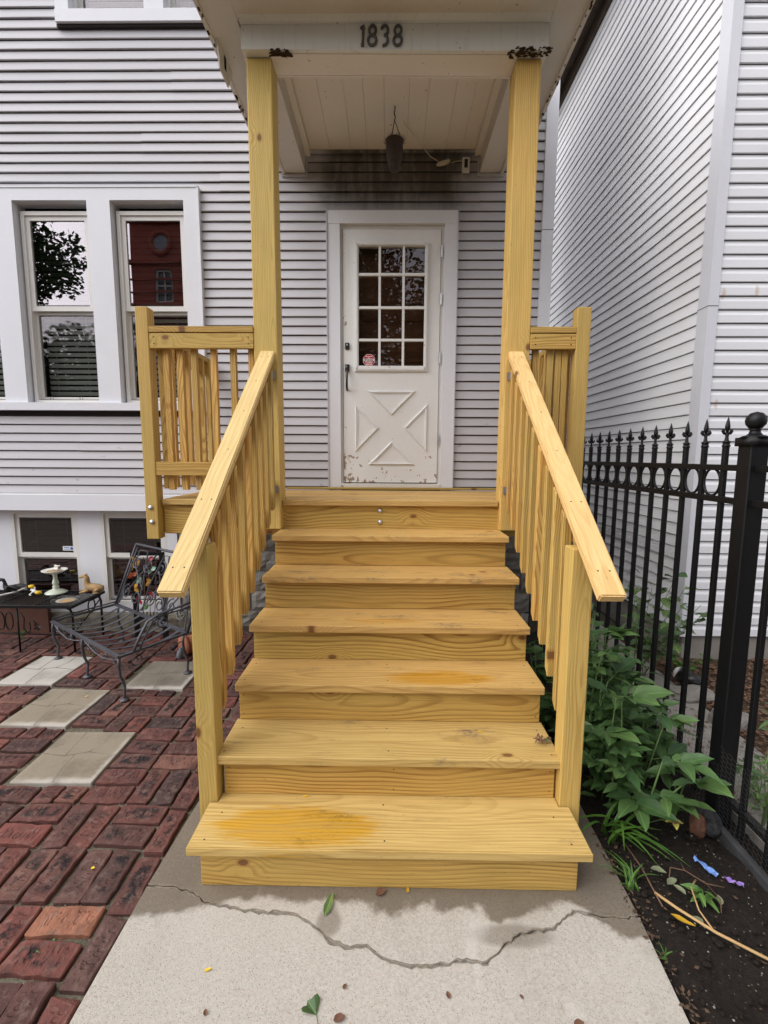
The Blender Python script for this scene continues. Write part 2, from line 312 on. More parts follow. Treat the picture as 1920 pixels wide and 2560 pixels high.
def brick_mat(name, special=None):
    t = NT(name); p = t.obj(); r = t.rnd()
    off = t.n('CombineXYZ'); t.l(t.math('MULTIPLY', r, 41.0), off.inputs[0]); t.l(t.math('MULTIPLY', r, 23.0), off.inputs[1])
    v = t.n('VectorMath', operation='ADD'); t.l(p, v.inputs[0]); t.l(off.outputs[0], v.inputs[1]); po = v.outputs[0]
    cr = t.n('ValToRGB'); t.l(r, cr.inputs[0]); e = cr.color_ramp.elements
    cols = [(0.0, (0.165, 0.070, 0.060)), (0.2, (0.115, 0.063, 0.056)), (0.38, (0.205, 0.078, 0.064)), (0.55, (0.080, 0.052, 0.050)), (0.7, (0.23, 0.112, 0.088)), (0.86, (0.14, 0.080, 0.070)), (1.0, (0.26, 0.088, 0.072))]
    while len(e) < len(cols): e.new(0.5)
    for q, (a, b) in zip(e, cols): q.position = a; q.color = (*b, 1)
    base = cr.outputs[0] if special is None else special
    n = t.noise(po, 16, 5, 0.65); f = t.noise(po, 70, 4, 0.7)
    c = t.mix(1.0, base, t.mix(n, (0.38, 0.40, 0.43), (1.35, 1.28, 1.22)), 'MULTIPLY')
    c = t.mix(t.mapr(t.noise(po, 7, 3, 0.6), 0.5, 0.68, 0, 0.55), c, (0.055, 0.04, 0.037))
    x, y, z = t.sep(p)
    r2 = t.math('FRACT', t.math('MULTIPLY', r, 9.7))
    # burnt black skin in the middle of some bricks
    cx = t.mapr(t.math('ABSOLUTE', y), 0.018, 0.040, 1, 0); cx2 = t.mapr(t.math('ABSOLUTE', x), 0.06, 0.10, 1, 0)
    bk = t.math('MULTIPLY', t.math('MULTIPLY', cx, cx2), t.mapr(t.noise(po, 22, 4, 0.6), 0.42, 0.58))
    if special is None:
        c = t.mix(t.math('MULTIPLY', bk, t.mapr(r2, 0.25, 0.65, 0.25, 0.92)), c, (0.018, 0.017, 0.019))
    up = t.n('NewGeometry').outputs['Normal']; nz = t.sep(up)[2]
    dust = t.math('MULTIPLY', t.mapr(t.noise(po, 30, 3, 0.6), 0.5, 0.7), t.mapr(nz, 0.5, 0.9))
    c = t.mix(t.math('MULTIPLY', dust, 0.42), c, (0.22, 0.155, 0.125))
    pit = t.mapr(t.noise(po, 95, 3, 0.6), 0.62, 0.70, 0, 0.7); c = t.mix(pit, c, (0.03, 0.022, 0.02))
    # moulded marks: uneven raised pads in a central band
    vx = t.vor(t.vmap(po, (60, 30, 1)), 1.0)
    band = t.math('MULTIPLY', cx, cx2)
    h = t.math('ADD', t.math('ADD', n, t.math('MULTIPLY', f, 0.5)), t.math('MULTIPLY', t.math('MULTIPLY', band, t.mapr(vx, 0.3, 0.5)), 0.5))
    t.bsdf(c, 0.86, 0.2, 0, t.bump(h, 1.0, 0.008)); return t.m
M['brick'] = brick_mat('paving_brick')
M['brick_pale'] = brick_mat('pale_paving_brick', (0.36, 0.165, 0.105, 1))
def paver_mat(name, a, b, edge):
    t = NT(name); p = t.obj(); x, y, z = t.sep(p)
    n = t.noise(p, 9, 4, 0.6); f = t.noise(p, 130, 3, 0.7)
    c = t.mix(n, a, b); c = t.mix(t.mapr(f, 0.62, 0.72, 0, 0.6), c, (0.62, 0.55, 0.42))
    ed = t.math('MAXIMUM', t.math('ABSOLUTE', x), t.math('ABSOLUTE', y))
    ed = t.math('ADD', ed, t.math('MULTIPLY', t.math('SUBTRACT', t.noise(p, 12, 3), 0.5), 0.05))
    low = t.mapr(t.math('SUBTRACT', x, y), -0.1, 0.2, 0.1, 1)
    c = t.mix(t.math('MULTIPLY', t.math('MULTIPLY', t.mapr(ed, 0.165, 0.20), low), edge), c, (0.52, 0.49, 0.44))
    c = t.mix(t.mapr(t.noise(p, 4.5, 4, 0.65), 0.48, 0.70, 0, 0.55), c, tuple(q*0.5 for q in a))
    t.bsdf(c, 0.85, 0.25, 0, t.bump(t.math('ADD', n, f), 0.4, 0.003)); return t.m
M['paver_tan'] = paver_mat('tan_paver', (0.225, 0.19, 0.14), (0.315, 0.268, 0.20), 0.75)
M['paver_white'] = paver_mat('pale_paver', (0.40, 0.375, 0.335), (0.50, 0.48, 0.44), 0.4)
M['paver_grey'] = paver_mat('damp_grey_paver', (0.17, 0.14, 0.105), (0.34, 0.31, 0.26), 1.0)
M['stone'] = plain('rough_limestone', (0.30, 0.28, 0.25), 0.9, 0.2, var=0.2, scale=12, bump=1.0, rvar=0.25)
M['ledge'] = plain('mossy_ledge', (0.24, 0.22, 0.17), 0.9, 0.2, var=0.4, scale=9, bump=1.0)

def leafmat(name, a, b, spots=True, rough=0.42):
    t = NT(name); p = t.obj(); r = t.rnd()
    c = t.mix(t.noise(p, 14, 3), a, b)
    x, y, z = t.sep(p)
    vein = t.mapr(t.math('ABSOLUTE', y), 0.0006, 0.0022, 0.45, 0)
    c = t.mix(vein, c, tuple(min(1, q*2.0+0.02) for q in b))
    # side veins
    sv = t.math('FRACT', t.math('MULTIPLY', t.math('SUBTRACT', x, t.math('MULTIPLY', t.math('ABSOLUTE', y), 1.3)), 70.0))
    c = t.mix(t.mapr(sv, 0.0, 0.16, 0.28, 0), c, tuple(q*0.55 for q in a))
    if spots:
        sp = t.mapr(t.noise(p, 130, 2), 0.66, 0.72, 0, 0.5); c = t.mix(sp, c, (0.012, 0.03, 0.018))
    yl_ = t.math('MULTIPLY', t.mapr(t.noise(p, 26, 4, 0.65), 0.60, 0.72), t.mapr(t.math('FRACT', t.math('MULTIPLY', r, 5.3)), 0.45, 0.9, 0, 0.6))
    c = t.mix(yl_, c, (0.24, 0.22, 0.05))
    c = t.mix(1.0, c, t.mix(r, (0.55, 0.64, 0.60), (1.32, 1.22, 1.02)), 'MULTIPLY')
    b_ = t.n('BsdfPrincipled'); t.l(c, b_.inputs['Base Color']); b_.inputs['Roughness'].default_value = rough; b_.inputs['Specular IOR Level'].default_value = 0.45
    t.l(t.bump(sv, 0.25, 0.001), b_.inputs['Normal'])
    tl = t.n('BsdfTranslucent'); t.l(c, tl.inputs[0])
    ms = t.n('MixShader'); ms.inputs[0].default_value = 0.22; t.l(b_.outputs[0], ms.inputs[1]); t.l(tl.outputs[0], ms.inputs[2]); t.l(ms.outputs[0], t.out.inputs[0]); return t.m
M['leaf'] = leafmat('peony_leaf', (0.066, 0.148, 0.052), (0.132, 0.240, 0.088))
M['leaf_light'] = leafmat('light_green_leaf', (0.07, 0.16, 0.04), (0.13, 0.25, 0.06), False)
M['leaf_dull'] = leafmat('dull_shrub_leaf', (0.07, 0.14, 0.05), (0.15, 0.24, 0.09))
M['leaf_tree'] = leafmat('tree_leaf', (0.02, 0.045, 0.014), (0.04, 0.08, 0.024), False)
M['grass'] = leafmat('strap_leaf', (0.06, 0.16, 0.025), (0.12, 0.26, 0.05), False)
M['leaf_yellow'] = plain('yellow_leaf', (0.52, 0.30, 0.02), 0.6, var=0.15)
M['leaf_brown'] = plain('dry_brown_leaf', (0.16, 0.075, 0.045), 0.8, var=0.3, scale=60)
M['stem'] = plain('green_stem', (0.12, 0.20, 0.06), 0.6)
M['straw'] = plain('dry_straw', (0.52, 0.34, 0.15), 0.8, var=0.15)
M['twig'] = plain('brown_twig', (0.16, 0.09, 0.055), 0.85)
M['bark'] = plain('bark', (0.07, 0.055, 0.042), 0.95, 0.1, var=0.3, scale=8, bump=1.0)
M['green_ceramic'] = plain('pale_green_ceramic', (0.56, 0.62, 0.50), 0.28, var=0.08)
M['white_ceramic'] = plain('white_ceramic', (0.76, 0.75, 0.70), 0.25, var=0.04)
M['tan_resin'] = plain('tan_resin', (0.42, 0.27, 0.12), 0.6, var=0.22, scale=40, bump=0.6)
M['terracotta'] = plain('terracotta', (0.42, 0.16, 0.085), 0.85, var=0.12)
M['yellow'] = plain('yellow_plastic', (0.80, 0.52, 0.02), 0.35)
M['white_plastic'] = plain('white_plastic', (0.72, 0.71, 0.68), 0.4)
M['grey_fig'] = plain('grey_resin', (0.20, 0.21, 0.24), 0.7, var=0.3, scale=50)
M['brown_wood'] = plain('brown_stained_wood', (0.13, 0.055, 0.035), 0.6, var=0.15, scale=9)
M['leaf_wilted'] = plain('wilted_leaf', (0.20, 0.22, 0.13), 0.8, var=0.3, scale=40)
M['petal_pale'] = plain('pale_yellow_petal', (0.50, 0.46, 0.10), 0.5, var=0.2)
M['coco'] = plain('coco_pot', (0.055, 0.034, 0.028), 0.6, 0.4, var=0.5, scale=45, bump=0.8)
M['cord'] = plain('cream_cord', (0.60, 0.55, 0.42), 0.6)
for nm, cc in (('petal_red', (0.42, 0.035, 0.05)), ('petal_gold', (0.62, 0.33, 0.06)), ('petal_mint', (0.36, 0.60, 0.46)), ('petal_green', (0.20, 0.42, 0.16)), ('petal_orange', (0.50, 0.12, 0.05)), ('foil_blue', (0.16, 0.30, 0.66)), ('foil_purple', (0.32, 0.20, 0.55)), ('sign_red', (0.50, 0.02, 0.03)), ('sign_white', (0.82, 0.82, 0.82)), ('sign_black', (0.01, 0.01, 0.01)), ('sign_blue', (0.05, 0.16, 0.45))):
    M[nm] = plain(nm, cc, 0.35, 0.5, var=0.08, scale=30, bump=0.05)

# ------------------------------------------------------------------ object helpers
WM = {}
def place(o, mat4=None, parent=None):
    COL.objects.link(o); mat4 = mat4 or Matrix()
    if parent is not None:
        o.parent = parent; o.matrix_parent_inverse = WM[parent.name].inverted()
    o.matrix_basis = mat4; WM[o.name] = mat4.copy(); return o
def thing(name, label, cat, loc=(0, 0, 0), group=None):
    o = bpy.data.objects.new(name, None); o.empty_display_size = 0.1
    place(o, Matrix.Translation(loc)); return tag(o, label, cat, group)
def tag(o, label=None, cat=None, group=None, kind=None):
    if label: o['label'] = label
    if cat: o['category'] = cat
    if group: o['group'] = group
    if kind: o['kind'] = kind
    return o
def mobj(name, me, mat, parent=None, mat4=None):
    if isinstance(mat, str): mat = M[mat]
    if not me.materials: me.materials.append(mat)
    o = bpy.data.objects.new(name, me)
    if me.materials[0] != mat: o.material_slots[0].link = 'OBJECT'; o.material_slots[0].material = mat
    return place(o, mat4, parent)
class MB:
    def __init__(s): s.v = []; s.f = []
    def add(s, vs, fs):
        k = len(s.v); s.v += [tuple(q) for q in vs]; s.f += [tuple(i+k for i in f) for f in fs]; return s
    def box(s, x0, x1, y0, y1, z0, z1):
        return s.add([(x0, y0, z0), (x1, y0, z0), (x1, y1, z0), (x0, y1, z0), (x0, y0, z1), (x1, y0, z1), (x1, y1, z1), (x0, y1, z1)],
                     [(3, 2, 1, 0), (4, 5, 6, 7), (0, 1, 5, 4), (1, 2, 6, 5), (2, 3, 7, 6), (3, 0, 4, 7)])
    def prism(s, poly, axis, a, b):          # poly: 2-D outline; extruded along axis from a to b
        def P(q, t):
            return {'x': (t, q[0], q[1]), 'y': (q[0], t, q[1]), 'z': (q[0], q[1], t)}[axis]
        n = len(poly); vs = [P(q, a) for q in poly]+[P(q, b) for q in poly]
        fs = [tuple(range(n)), tuple(range(2*n-1, n-1, -1))]+[(i, (i+1) % n+0, (i+1) % n+n, i+n) for i in range(n)]
        return s.add(vs, fs)
    def tube(s, pts, r, n=6, cap=True, flat=1.0, closed=False):
        pts = [Vector(p) for p in pts]; N = len(pts); rs = r if isinstance(r, (list, tuple)) else [r]*N
        vs = []; fs = []; prev = None
        for i, p in enumerate(pts):
            if closed: d = pts[(i+1) % N]-pts[i-1]
            else: d = pts[min(i+1, N-1)]-pts[max(i-1, 0)]
            d = d.normalized() if d.length > 1e-9 else Vector((0, 0, 1))
            if prev is None:
                a = d.orthogonal().normalized() if abs(d.z) > 0.95 else d.cross(Vector((0, 0, 1))).normalized()
            else:
                a = (prev-d*prev.dot(d)); a = a.normalized() if a.length > 1e-6 else d.orthogonal().normalized()
            prev = a; b = d.cross(a)
            for k in range(n):
                t = 2*math.pi*k/n; vs.append(p+a*math.cos(t)*rs[i]+b*math.sin(t)*rs[i]*flat)
        for i in range(N if closed else N-1):
            for k in range(n):
                j = (i+1) % N
                fs.append((i*n+k, i*n+(k+1) % n, j*n+(k+1) % n, j*n+k))
        if cap and not closed: fs += [tuple(range(n-1, -1, -1)), tuple((N-1)*n+k for k in range(n))]
        return s.add(vs, fs)
    def lathe(s, prof, c=(0, 0, 0), n=16, sx=1, sy=1):
        vs = []; fs = []
        for (r, z) in prof:
            for k in range(n):
                t = 2*math.pi*k/n; vs.append((c[0]+r*math.cos(t)*sx, c[1]+r*math.sin(t)*sy, c[2]+z))
        for i in range(len(prof)-1):
            for k in range(n): fs.append((i*n+k, i*n+(k+1) % n, (i+1)*n+(k+1) % n, (i+1)*n+k))
        fs.append(tuple(range(n-1, -1, -1))); fs.append(tuple((len(prof)-1)*n+k for k in range(n)))
        return s.add(vs, fs)
    def mesh(s, name, smooth=False):
        me = bpy.data.meshes.new(name); me.from_pydata(s.v, [], s.f); me.update()
        bm = bmesh.new(); bm.from_mesh(me); bmesh.ops.recalc_face_normals(bm, faces=bm.faces); bm.to_mesh(me); bm.free()
        if smooth:
            for p in me.polygons: p.use_smooth = True
        return me
    def obj(s, name, mat, parent=None, smooth=False, mat4=None): return mobj(name, s.mesh(name, smooth), mat, parent, mat4)
def rbox_mesh(name, L, Wd, T, bev=0.004, seg=2):
    bm = bmesh.new(); bmesh.ops.create_cube(bm, size=1)
    bmesh.ops.scale(bm, vec=(L, Wd, T), verts=bm.verts)
    if bev: bmesh.ops.bevel(bm, geom=list(bm.edges), offset=bev, segments=seg, affect='EDGES', profile=0.5)
    me = bpy.data.meshes.new(name); bm.to_mesh(me); bm.free(); return me
def board(name, a, b, side, w, t, mat, parent, bev=0.004):   # local X from a to b, local Y along side (width w), local Z thickness t
    a, b = Vector(a), Vector(b); X = (b-a); L = X.length; X.normalize(); Y = Vector(side); Y = (Y-X*Y.dot(X)).normalized(); Z = X.cross(Y)
    m4 = Matrix((X, Y, Z)).transposed().to_4x4(); m4.translation = (a+b)/2
    return mobj(name, rbox_mesh(name, L, w, t, bev), mat, parent, m4)
def abox(name, x0, x1, y0, y1, z0, z1, mat, parent=None, bev=0.003):
    me = rbox_mesh(name, x1-x0, y1-y0, z1-z0, min(bev, 0.3*min(x1-x0, y1-y0, z1-z0)), 1) if bev else rbox_mesh(name, x1-x0, y1-y0, z1-z0, 0)
    return mobj(name, me, mat, parent, Matrix.Translation(((x0+x1)/2, (y0+y1)/2, (z0+z1)/2)))
def frame(name, x0, x1, z0, z1, w, y0, y1, mat, parent, wb=None):
    wb = wb or w; b = MB()
    b.box(x0, x1, y0, y1, z1-w, z1); b.box(x0, x1, y0, y1, z0, z0+wb); b.box(x0, x0+w, y0, y1, z0+wb, z1-w); b.box(x1-w, x1, y0, y1, z0+wb, z1-w)
    return b.obj(name, mat, parent)
def rects_minus(x0, x1, z0, z1, holes):
    rs = [(x0, x1, z0, z1)]
    for (a, b, c, d) in holes:
        out = []
        for (p, q, r, s_) in rs:
            if b <= p or a >= q or d <= r or c >= s_: out.append((p, q, r, s_)); continue
            if a > p: out.append((p, a, r, s_))
            if b < q: out.append((b, q, r, s_))
            pa, qb = max(p, a), min(q, b)
            if c > r: out.append((pa, qb, r, c))
            if d < s_: out.append((pa, qb, d, s_))
        rs = out
    return rs

# ------------------------------------------------------------------ GROUND
def sheet(name, x0, x1, y0, y1, z, mat, n=1):
    b = MB(); b.add([(x0, y0, z), (x1, y0, z), (x1, y1, z), (x0, y1, z)], [(0, 1, 2, 3)])
    o = b.obj(name, mat); return tag(o, kind='structure')
sheet('ground', -150, 150, -150, 150, -0.075, 'ground')
sheet('road', -150, 150, -17, -9, -0.068, 'asphalt')
abox('pavement', -60, 60, -7.2, -5.0, -0.07, -0.005, 'concrete_old', None, 0); tag(bpy.data.objects['pavement'], kind='structure')
crack = [(-0.905, 0.027), (-0.856, 0.025), (-0.792, 0.022), (-0.719, -0.001), (-0.663, -0.038), (-0.523, -0.061), (-0.441, -0.068), (-0.33, -0.076), (-0.287, -0.097), (-0.244, -0.121), (-0.211, -0.151), (-0.162, -0.172), (-0.124, -0.185), (-0.069, -0.176), (-0.022, -0.211), (0.023, -0.225), (0.076, -0.238), (0.138, -0.237), (0.238, -0.219), (0.318, -0.222), (0.373, -0.178), (0.451, -0.127), (0.561, -0.111), (0.623, -0.072), (0.673, -0.045), (0.736, -0.06), (0.829, -0.068), (0.885, -0.06)]
rc = random.Random(3); cl = []
for (a, b) in zip(crack[:-1], crack[1:]):
    k = max(1, int(math.dist(a, b)/0.014))
    for i in range(k):
        t = i/k; cl.append((a[0]+(b[0]-a[0])*t, a[1]+(b[1]-a[1])*t+(rc.uniform(-0.005, 0.005) if i else 0)))
cl.append(crack[-1])
gap = [0.0012+0.0036*rc.random()**2 for _ in cl]
front = [(x, y-g) for (x, y), g in zip(cl, gap)]; rear = [(x, y+g) for (x, y), g in zip(cl, gap)]
def slab(name, outline, z):
    bm = bmesh.new(); vs = [bm.verts.new((x, y, z)) for x, y in outline]; f = bm.faces.new(vs)
    r = bmesh.ops.extrude_face_region(bm, geom=[f]); 
    bmesh.ops.translate(bm, vec=(0, 0, -0.06), verts=[v for v in r['geom'] if isinstance(v, bmesh.types.BMVert)])
    bmesh.ops.recalc_face_normals(bm, faces=bm.faces); bmesh.ops.triangulate(bm, faces=bm.faces)
    me = bpy.data.meshes.new(name); bm.to_mesh(me); bm.free(); return me
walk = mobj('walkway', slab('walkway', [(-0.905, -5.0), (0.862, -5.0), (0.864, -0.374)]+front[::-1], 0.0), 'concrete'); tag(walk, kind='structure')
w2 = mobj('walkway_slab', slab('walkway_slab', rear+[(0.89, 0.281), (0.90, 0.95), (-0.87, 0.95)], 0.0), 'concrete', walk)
b = MB(); b.box(-0.9, 0.86, -1.2, 0.95, -0.072, -0.022); tag(b.obj('walkway_bed', 'soil', walk), 'dark gap under the concrete')
b = MB(); dw = [0.003+0.007*abs(mnoise.noise(Vector((x*9, y*9, 5))))+0.004*rc.random() for (x, y) in cl]
for sg, edge in ((-1, front), (1, rear)):
    k0 = len(b.v)
    for (x, y), w_ in zip(edge, dw): b.v += [(x, y, 0.0006), (x+rc.uniform(-.002, .002), y+sg*w_*rc.uniform(0.4, 1.0), 0.0006)]
    b.f += [(k0+2*i, k0+2*i+1, k0+2*i+3, k0+2*i+2) for i in range(len(edge)-1)]
tag(b.obj('crack_dirt', plain('crack_dirt', (0.27, 0.23, 0.175), 0.95, 0.2, var=0.4, scale=60), walk), kind='stuff')
# garden bed beside the walk, lumpy
b = MB(); nx, ny = 84, 240
for j in range(ny+1):
    for i in range(nx+1):
        x = 0.86+(2.55-0.86)*i/nx; y = -2.2+(4.9)*j/ny
        z = -0.02+0.022*mnoise.noise(Vector((x*4, y*4, 0)))+0.012*mnoise.noise(Vector((x*13, y*13, 3)))+0.008*mnoise.noise(Vector((x*34, y*34, 1)))+0.006*abs(mnoise.noise(Vector((x*75, y*75, 8))))
        z -= 0.02*max(0, 1-(x-0.86)/0.08)
        b.v.append((x, y, z))
for j in range(ny):
    for i in range(nx): b.f.append((j*(nx+1)+i, j*(nx+1)+i+1, (j+1)*(nx+1)+i+1, (j+1)*(nx+1)+i))
tag(b.obj('garden_bed', 'soil', None, True), kind='structure')
# path and mulch on the neighbour's side of the fence
abox('side_path', 1.56, 2.02, -2.2, 8.0, -0.05, 0.028, 'concrete_old', None, 0.01); tag(bpy.data.objects['side_path'], kind='structure')
b = MB(); nx, ny = 10, 60
for j in range(ny+1):
    for i in range(nx+1):
        x = 2.02+(3.8-2.02)*i/nx; y = -2.2+(4.3)*j/ny
        b.v.append((x, y, 0.02+0.02*mnoise.noise(Vector((x*6, y*6, 9)))))
for j in range(ny):
    for i in range(nx): b.f.append((j*(nx+1)+i, j*(nx+1)+i+1, (j+1)*(nx+1)+i+1, (j+1)*(nx+1)+i))
tag(b.obj('mulch_bed', 'mulch', None, True), kind='structure')

# brick patio, basket weave
patio = sheet('brick_patio', -5.2, -0.905, -1.6, 2.66, -0.022, 'sand')
pavers = [(-1.875, -1.47, 0.565, 0.99, 'paver_tan', 0.02), (-2.33, -1.92, 1.045, 1.48, 'paver_tan', -0.02), (-2.775, -2.37, 1.545, 2.0, 'paver_white', -0.01), (-1.85, -1.43, 1.505, 1.93, 'paver_grey', 0.0)]
brl = random.Random(11)
def brick_mesh(name, L, Wd, seed):
    r = random.Random(seed); bm = bmesh.new(); bmesh.ops.create_cube(bm, size=1)
    bmesh.ops.scale(bm, vec=(L, Wd, 0.05), verts=bm.verts)
    bmesh.ops.subdivide_edges(bm, edges=[e for e in bm.edges if abs(e.verts[0].co.x-e.verts[1].co.x) > L*0.5], cuts=8)
    bmesh.ops.bevel(bm, geom=[e for e in bm.edges if e.calc_face_angle(0) > 1], offset=0.0042, segments=1, affect='EDGES')
    for v in bm.verts:
        w = Vector((v.co.x*28+seed*7, v.co.y*28, v.co.z*20))
        k = 0.0042 if v.co.z > 0.01 else 0.0025
        v.co.x += k*mnoise.noise(w); v.co.y += 1.5*k*mnoise.noise(w+Vector((9, 3, 1))); v.co.z += 1.1*k*mnoise.noise(w+Vector((1, 7, 5)))
    # a chipped corner on some
    if r.random() < 0.6:
        sx, sy = r.choice((-1, 1)), r.choice((-1, 1))
        for v in bm.verts:
            d = (Vector((v.co.x-sx*L/2, v.co.y-sy*Wd/2, v.co.z-0.025))).length
            if d < 0.03: v.co.z -= (0.03-d)*0.4
    me = bpy.data.meshes.new(name); bm.to_mesh(me); bm.free()
    for p in me.polygons: p.use_smooth = False
    return me
variants = [brick_mesh('brick', 0.222, 0.097, i) for i in range(9)]
cuts = {}
def rect_sub(rc_, pv):
    x0, x1, y0, y1 = rc_; a, b_, c, d = pv
    if b_ <= x0 or a >= x1 or d <= y0 or c >= y1: return rc_
    best = None
    for q in ((x0, min(x1, a), y0, y1), (max(x0, b_), x1, y0, y1), (x0, x1, y0, min(y1, c)), (x0, x1, max(y0, d), y1)):
        if q[1]-q[0] > 0.045 and q[3]-q[2] > 0.045:
            ar = (q[1]-q[0])*(q[3]-q[2])
            if best is None or ar > best[0]: best = (ar, q)
    return best[1] if best else None
cells = []
yy = -1.55
while yy < 2.60:
    cells.append((-1.0, -0.912, yy+0.006, min(yy+0.238, 2.63))); yy += 0.245
CX, CY = 0.226, 0.243
for i in range(19):
    for j in range(-6, 11):
        x1 = -1.008-CX*i; x0 = x1-CX; y0 = -0.045+CY*j; y1 = y0+CY
        if y1 > 2.66: continue
        vert = (i+j) % 2 == 0
        if brl.random() < 0.07: vert = not vert
        g = 0.0075
        if vert:
            h = (x1-x0)/2; cells += [(x0+g, x0+h-g*0.6, y0+g*0.8, y1-g*0.8), (x0+h+g*0.6, x1-g, y0+g*0.8, y1-g*0.8)]
        else:
            h = (y1-y0)/2; cells += [(x0+g*0.6, x1-g*0.6, y0+g, y0+h-g), (x0+g*0.6, x1-g*0.6, y0+h+g, y1-g)]
stuffb = MB(); nb = 0
for k, rc_ in enumerate(cells):
    for pv in pavers:
        if rc_ is None: break
        rc_ = rect_sub(rc_, (pv[0]-0.014, pv[1]+0.014, pv[2]-0.014, pv[3]+0.014))
    if rc_ is None: continue
    x0, x1, y0, y1 = rc_; cx, cy = (x0+x1)/2, (y0+y1)/2
    if abs(cx+1.125) < 0.06 and abs(cy+0.117) < 0.05: pale = True
    else: pale = False
    u, v, z = project((cx, cy, 0.0))
    inside = -60 < u < 1980 and v < 2640
    L, Wd = max(x1-x0, y1-y0), min(x1-x0, y1-y0)
    ang = (math.pi/2 if (y1-y0) > (x1-x0) else 0)+brl.uniform(-0.045, 0.045)+brl.choice((0, math.pi))
    zt = -0.026+brl.gauss(0, 0.0028)
    if inside and nb < 300:
        me = variants[brl.randrange(9)]
        m4 = Matrix.Translation((cx+brl.uniform(-0.003, 0.003), cy+brl.uniform(-0.003, 0.003), zt)) @ Euler((brl.uniform(-0.022, 0.022), brl.uniform(-0.014, 0.014), ang)).to_matrix().to_4x4() @ Matrix.Diagonal((L/0.222*brl.uniform(0.97, 1.01), Wd/0.097*brl.uniform(0.94, 1.02), 1, 1))
        mobj('brick', me, 'brick_pale' if pale else 'brick', patio, m4); nb += 1
    else:
        stuffb.box(x0, x1, y0, y1, -0.05, -0.003+brl.gauss(0, 0.003))
tag(stuffb.obj('brick_field', 'brick', patio), kind='stuff')
for (x0, x1, y0, y1, mt, rz) in pavers:
    Lx, Ly = x1-x0, y1-y0
    me = rbox_mesh('paver', Lx, Ly, 0.05, 0.006, 2)
    o = mobj('paver', me, mt, patio, Matrix.Translation(((x0+x1)/2, (y0+y1)/2, -0.023)) @ Euler((0, 0, rz)).to_matrix().to_4x4())
    # moulded grooves of the flagstone pattern
    b = MB()
    for pts in ([(-0.5, 0.03), (-0.16, -0.02), (0.1, 0.06), (0.5, 0.0)], [(-0.16, -0.02), (-0.2, 0.5)], [(0.1, 0.06), (0.2, 0.25), (0.17, 0.5)], [(-0.05, 0.01), (-0.02, -0.3), (0.03, -0.5)]):
        P = [(Lx*a, Ly*c, 0.0254) for a, c in pts]
        for (p, q) in zip(P[:-1], P[1:]):
            d = (Vector(q)-Vector(p)); nrm = Vector((-d.y, d.x, 0)).normalized()*0.0038
            b.add([Vector(p)-nrm, Vector(q)-nrm, Vector(q)+nrm, Vector(p)+nrm], [(0, 1, 2, 3)])
    b.obj('groove', 'ledge', o, False, WM[o.name])

# ------------------------------------------------------------------ HOUSE
house = thing('house', 'grey vinyl sided house with white trimmed windows and a covered front door', 'house', (0, 2.6, 0))
YS = 2.52
openings = [(-3.95, -1.70, 2.02, 3.68), (-0.43, 0.43, 1.33, 3.49), (-2.56, -0.2, 5.03, 6.3)]
wall = MB()
for (a, b_, c, d) in rects_minus(-4.8, 1.30, 1.20, 6.4, openings): wall.box(a, b_, YS, YS+0.10, c, d)
wall = wall.obj('wall', 'gap', house)
b = MB(); b.box(-4.75, 1.28, 2.95, 5.2, -0.05, 6.38); b.box(-4.79, -4.75, 2.62, 2.95, 0, 6.38); b.box(1.25, 1.29, 2.62, 2.95, 0, 6.38); b.box(-4.79, 1.29, 2.62, 5.2, 6.38, 6.5)
b.obj('house_core', 'dark', house)  # unseen depth kept short so rear sky light reaches the neighbour's wall
# right side wall of the house
b = MB()
for k in range(74): z = 1.26+k*0.0747; b.add([(1.31, 2.62, z+0.008), (1.31, 5.2, z+0.008), (1.298, 5.2, z+0.0747), (1.298, 2.62, z+0.0747)], [(0, 1, 2, 3)]) if z < 6.35 else None
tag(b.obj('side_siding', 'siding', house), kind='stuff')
EXP = 0.0747; Z0 = 1.262
def lap_mesh(name, prof, axis, seed, n=26, amp=1.0):      # one vinyl course of unit length, with the slight waviness of hung vinyl
    vs = []; fs = []; m_ = len(prof)
    for i in range(n+1):
        t = i/n; wy = 0.0016*amp*mnoise.noise(Vector((t*9, seed*3.1, 0))); wz = 0.0013*amp*mnoise.noise(Vector((t*7, seed*5.7, 4)))
        for (a, z) in prof:
            k = 1 if a < -0.004 else 0.2
            q = (a+wy*k, z+wz*(1 if a < -0.004 else 0.3)); vs.append((t, q[0], q[1]) if axis == 'x' else (q[0], t, q[1]))
    for i in range(n):
        for k in range(m_): fs.append((i*m_+k, i*m_+(k+1) % m_, (i+1)*m_+(k+1) % m_, (i+1)*m_+k))
    fs += [tuple(range(m_)), tuple(n*m_+k for k in range(m_-1, -1, -1))]
    b = MB(); b.add(vs, fs); return b.mesh(name)
LG = 0.0090
laps = [lap_mesh('siding_board', [(0, LG), (-0.015, LG), (-0.016, LG+0.004), (-0.002, EXP), (0.0, EXP)], 'x', i) for i in range(6)]
trimholes = [(-4.9, -1.572, 1.985, 3.748), (-0.53, 0.53, 1.20, 3.575), (-2.63, 0.0, 4.93, 6.4)]
canopy_hole = (-0.70, 0.70, 4.065, 4.40)
k = 0
sb = random.Random(5)
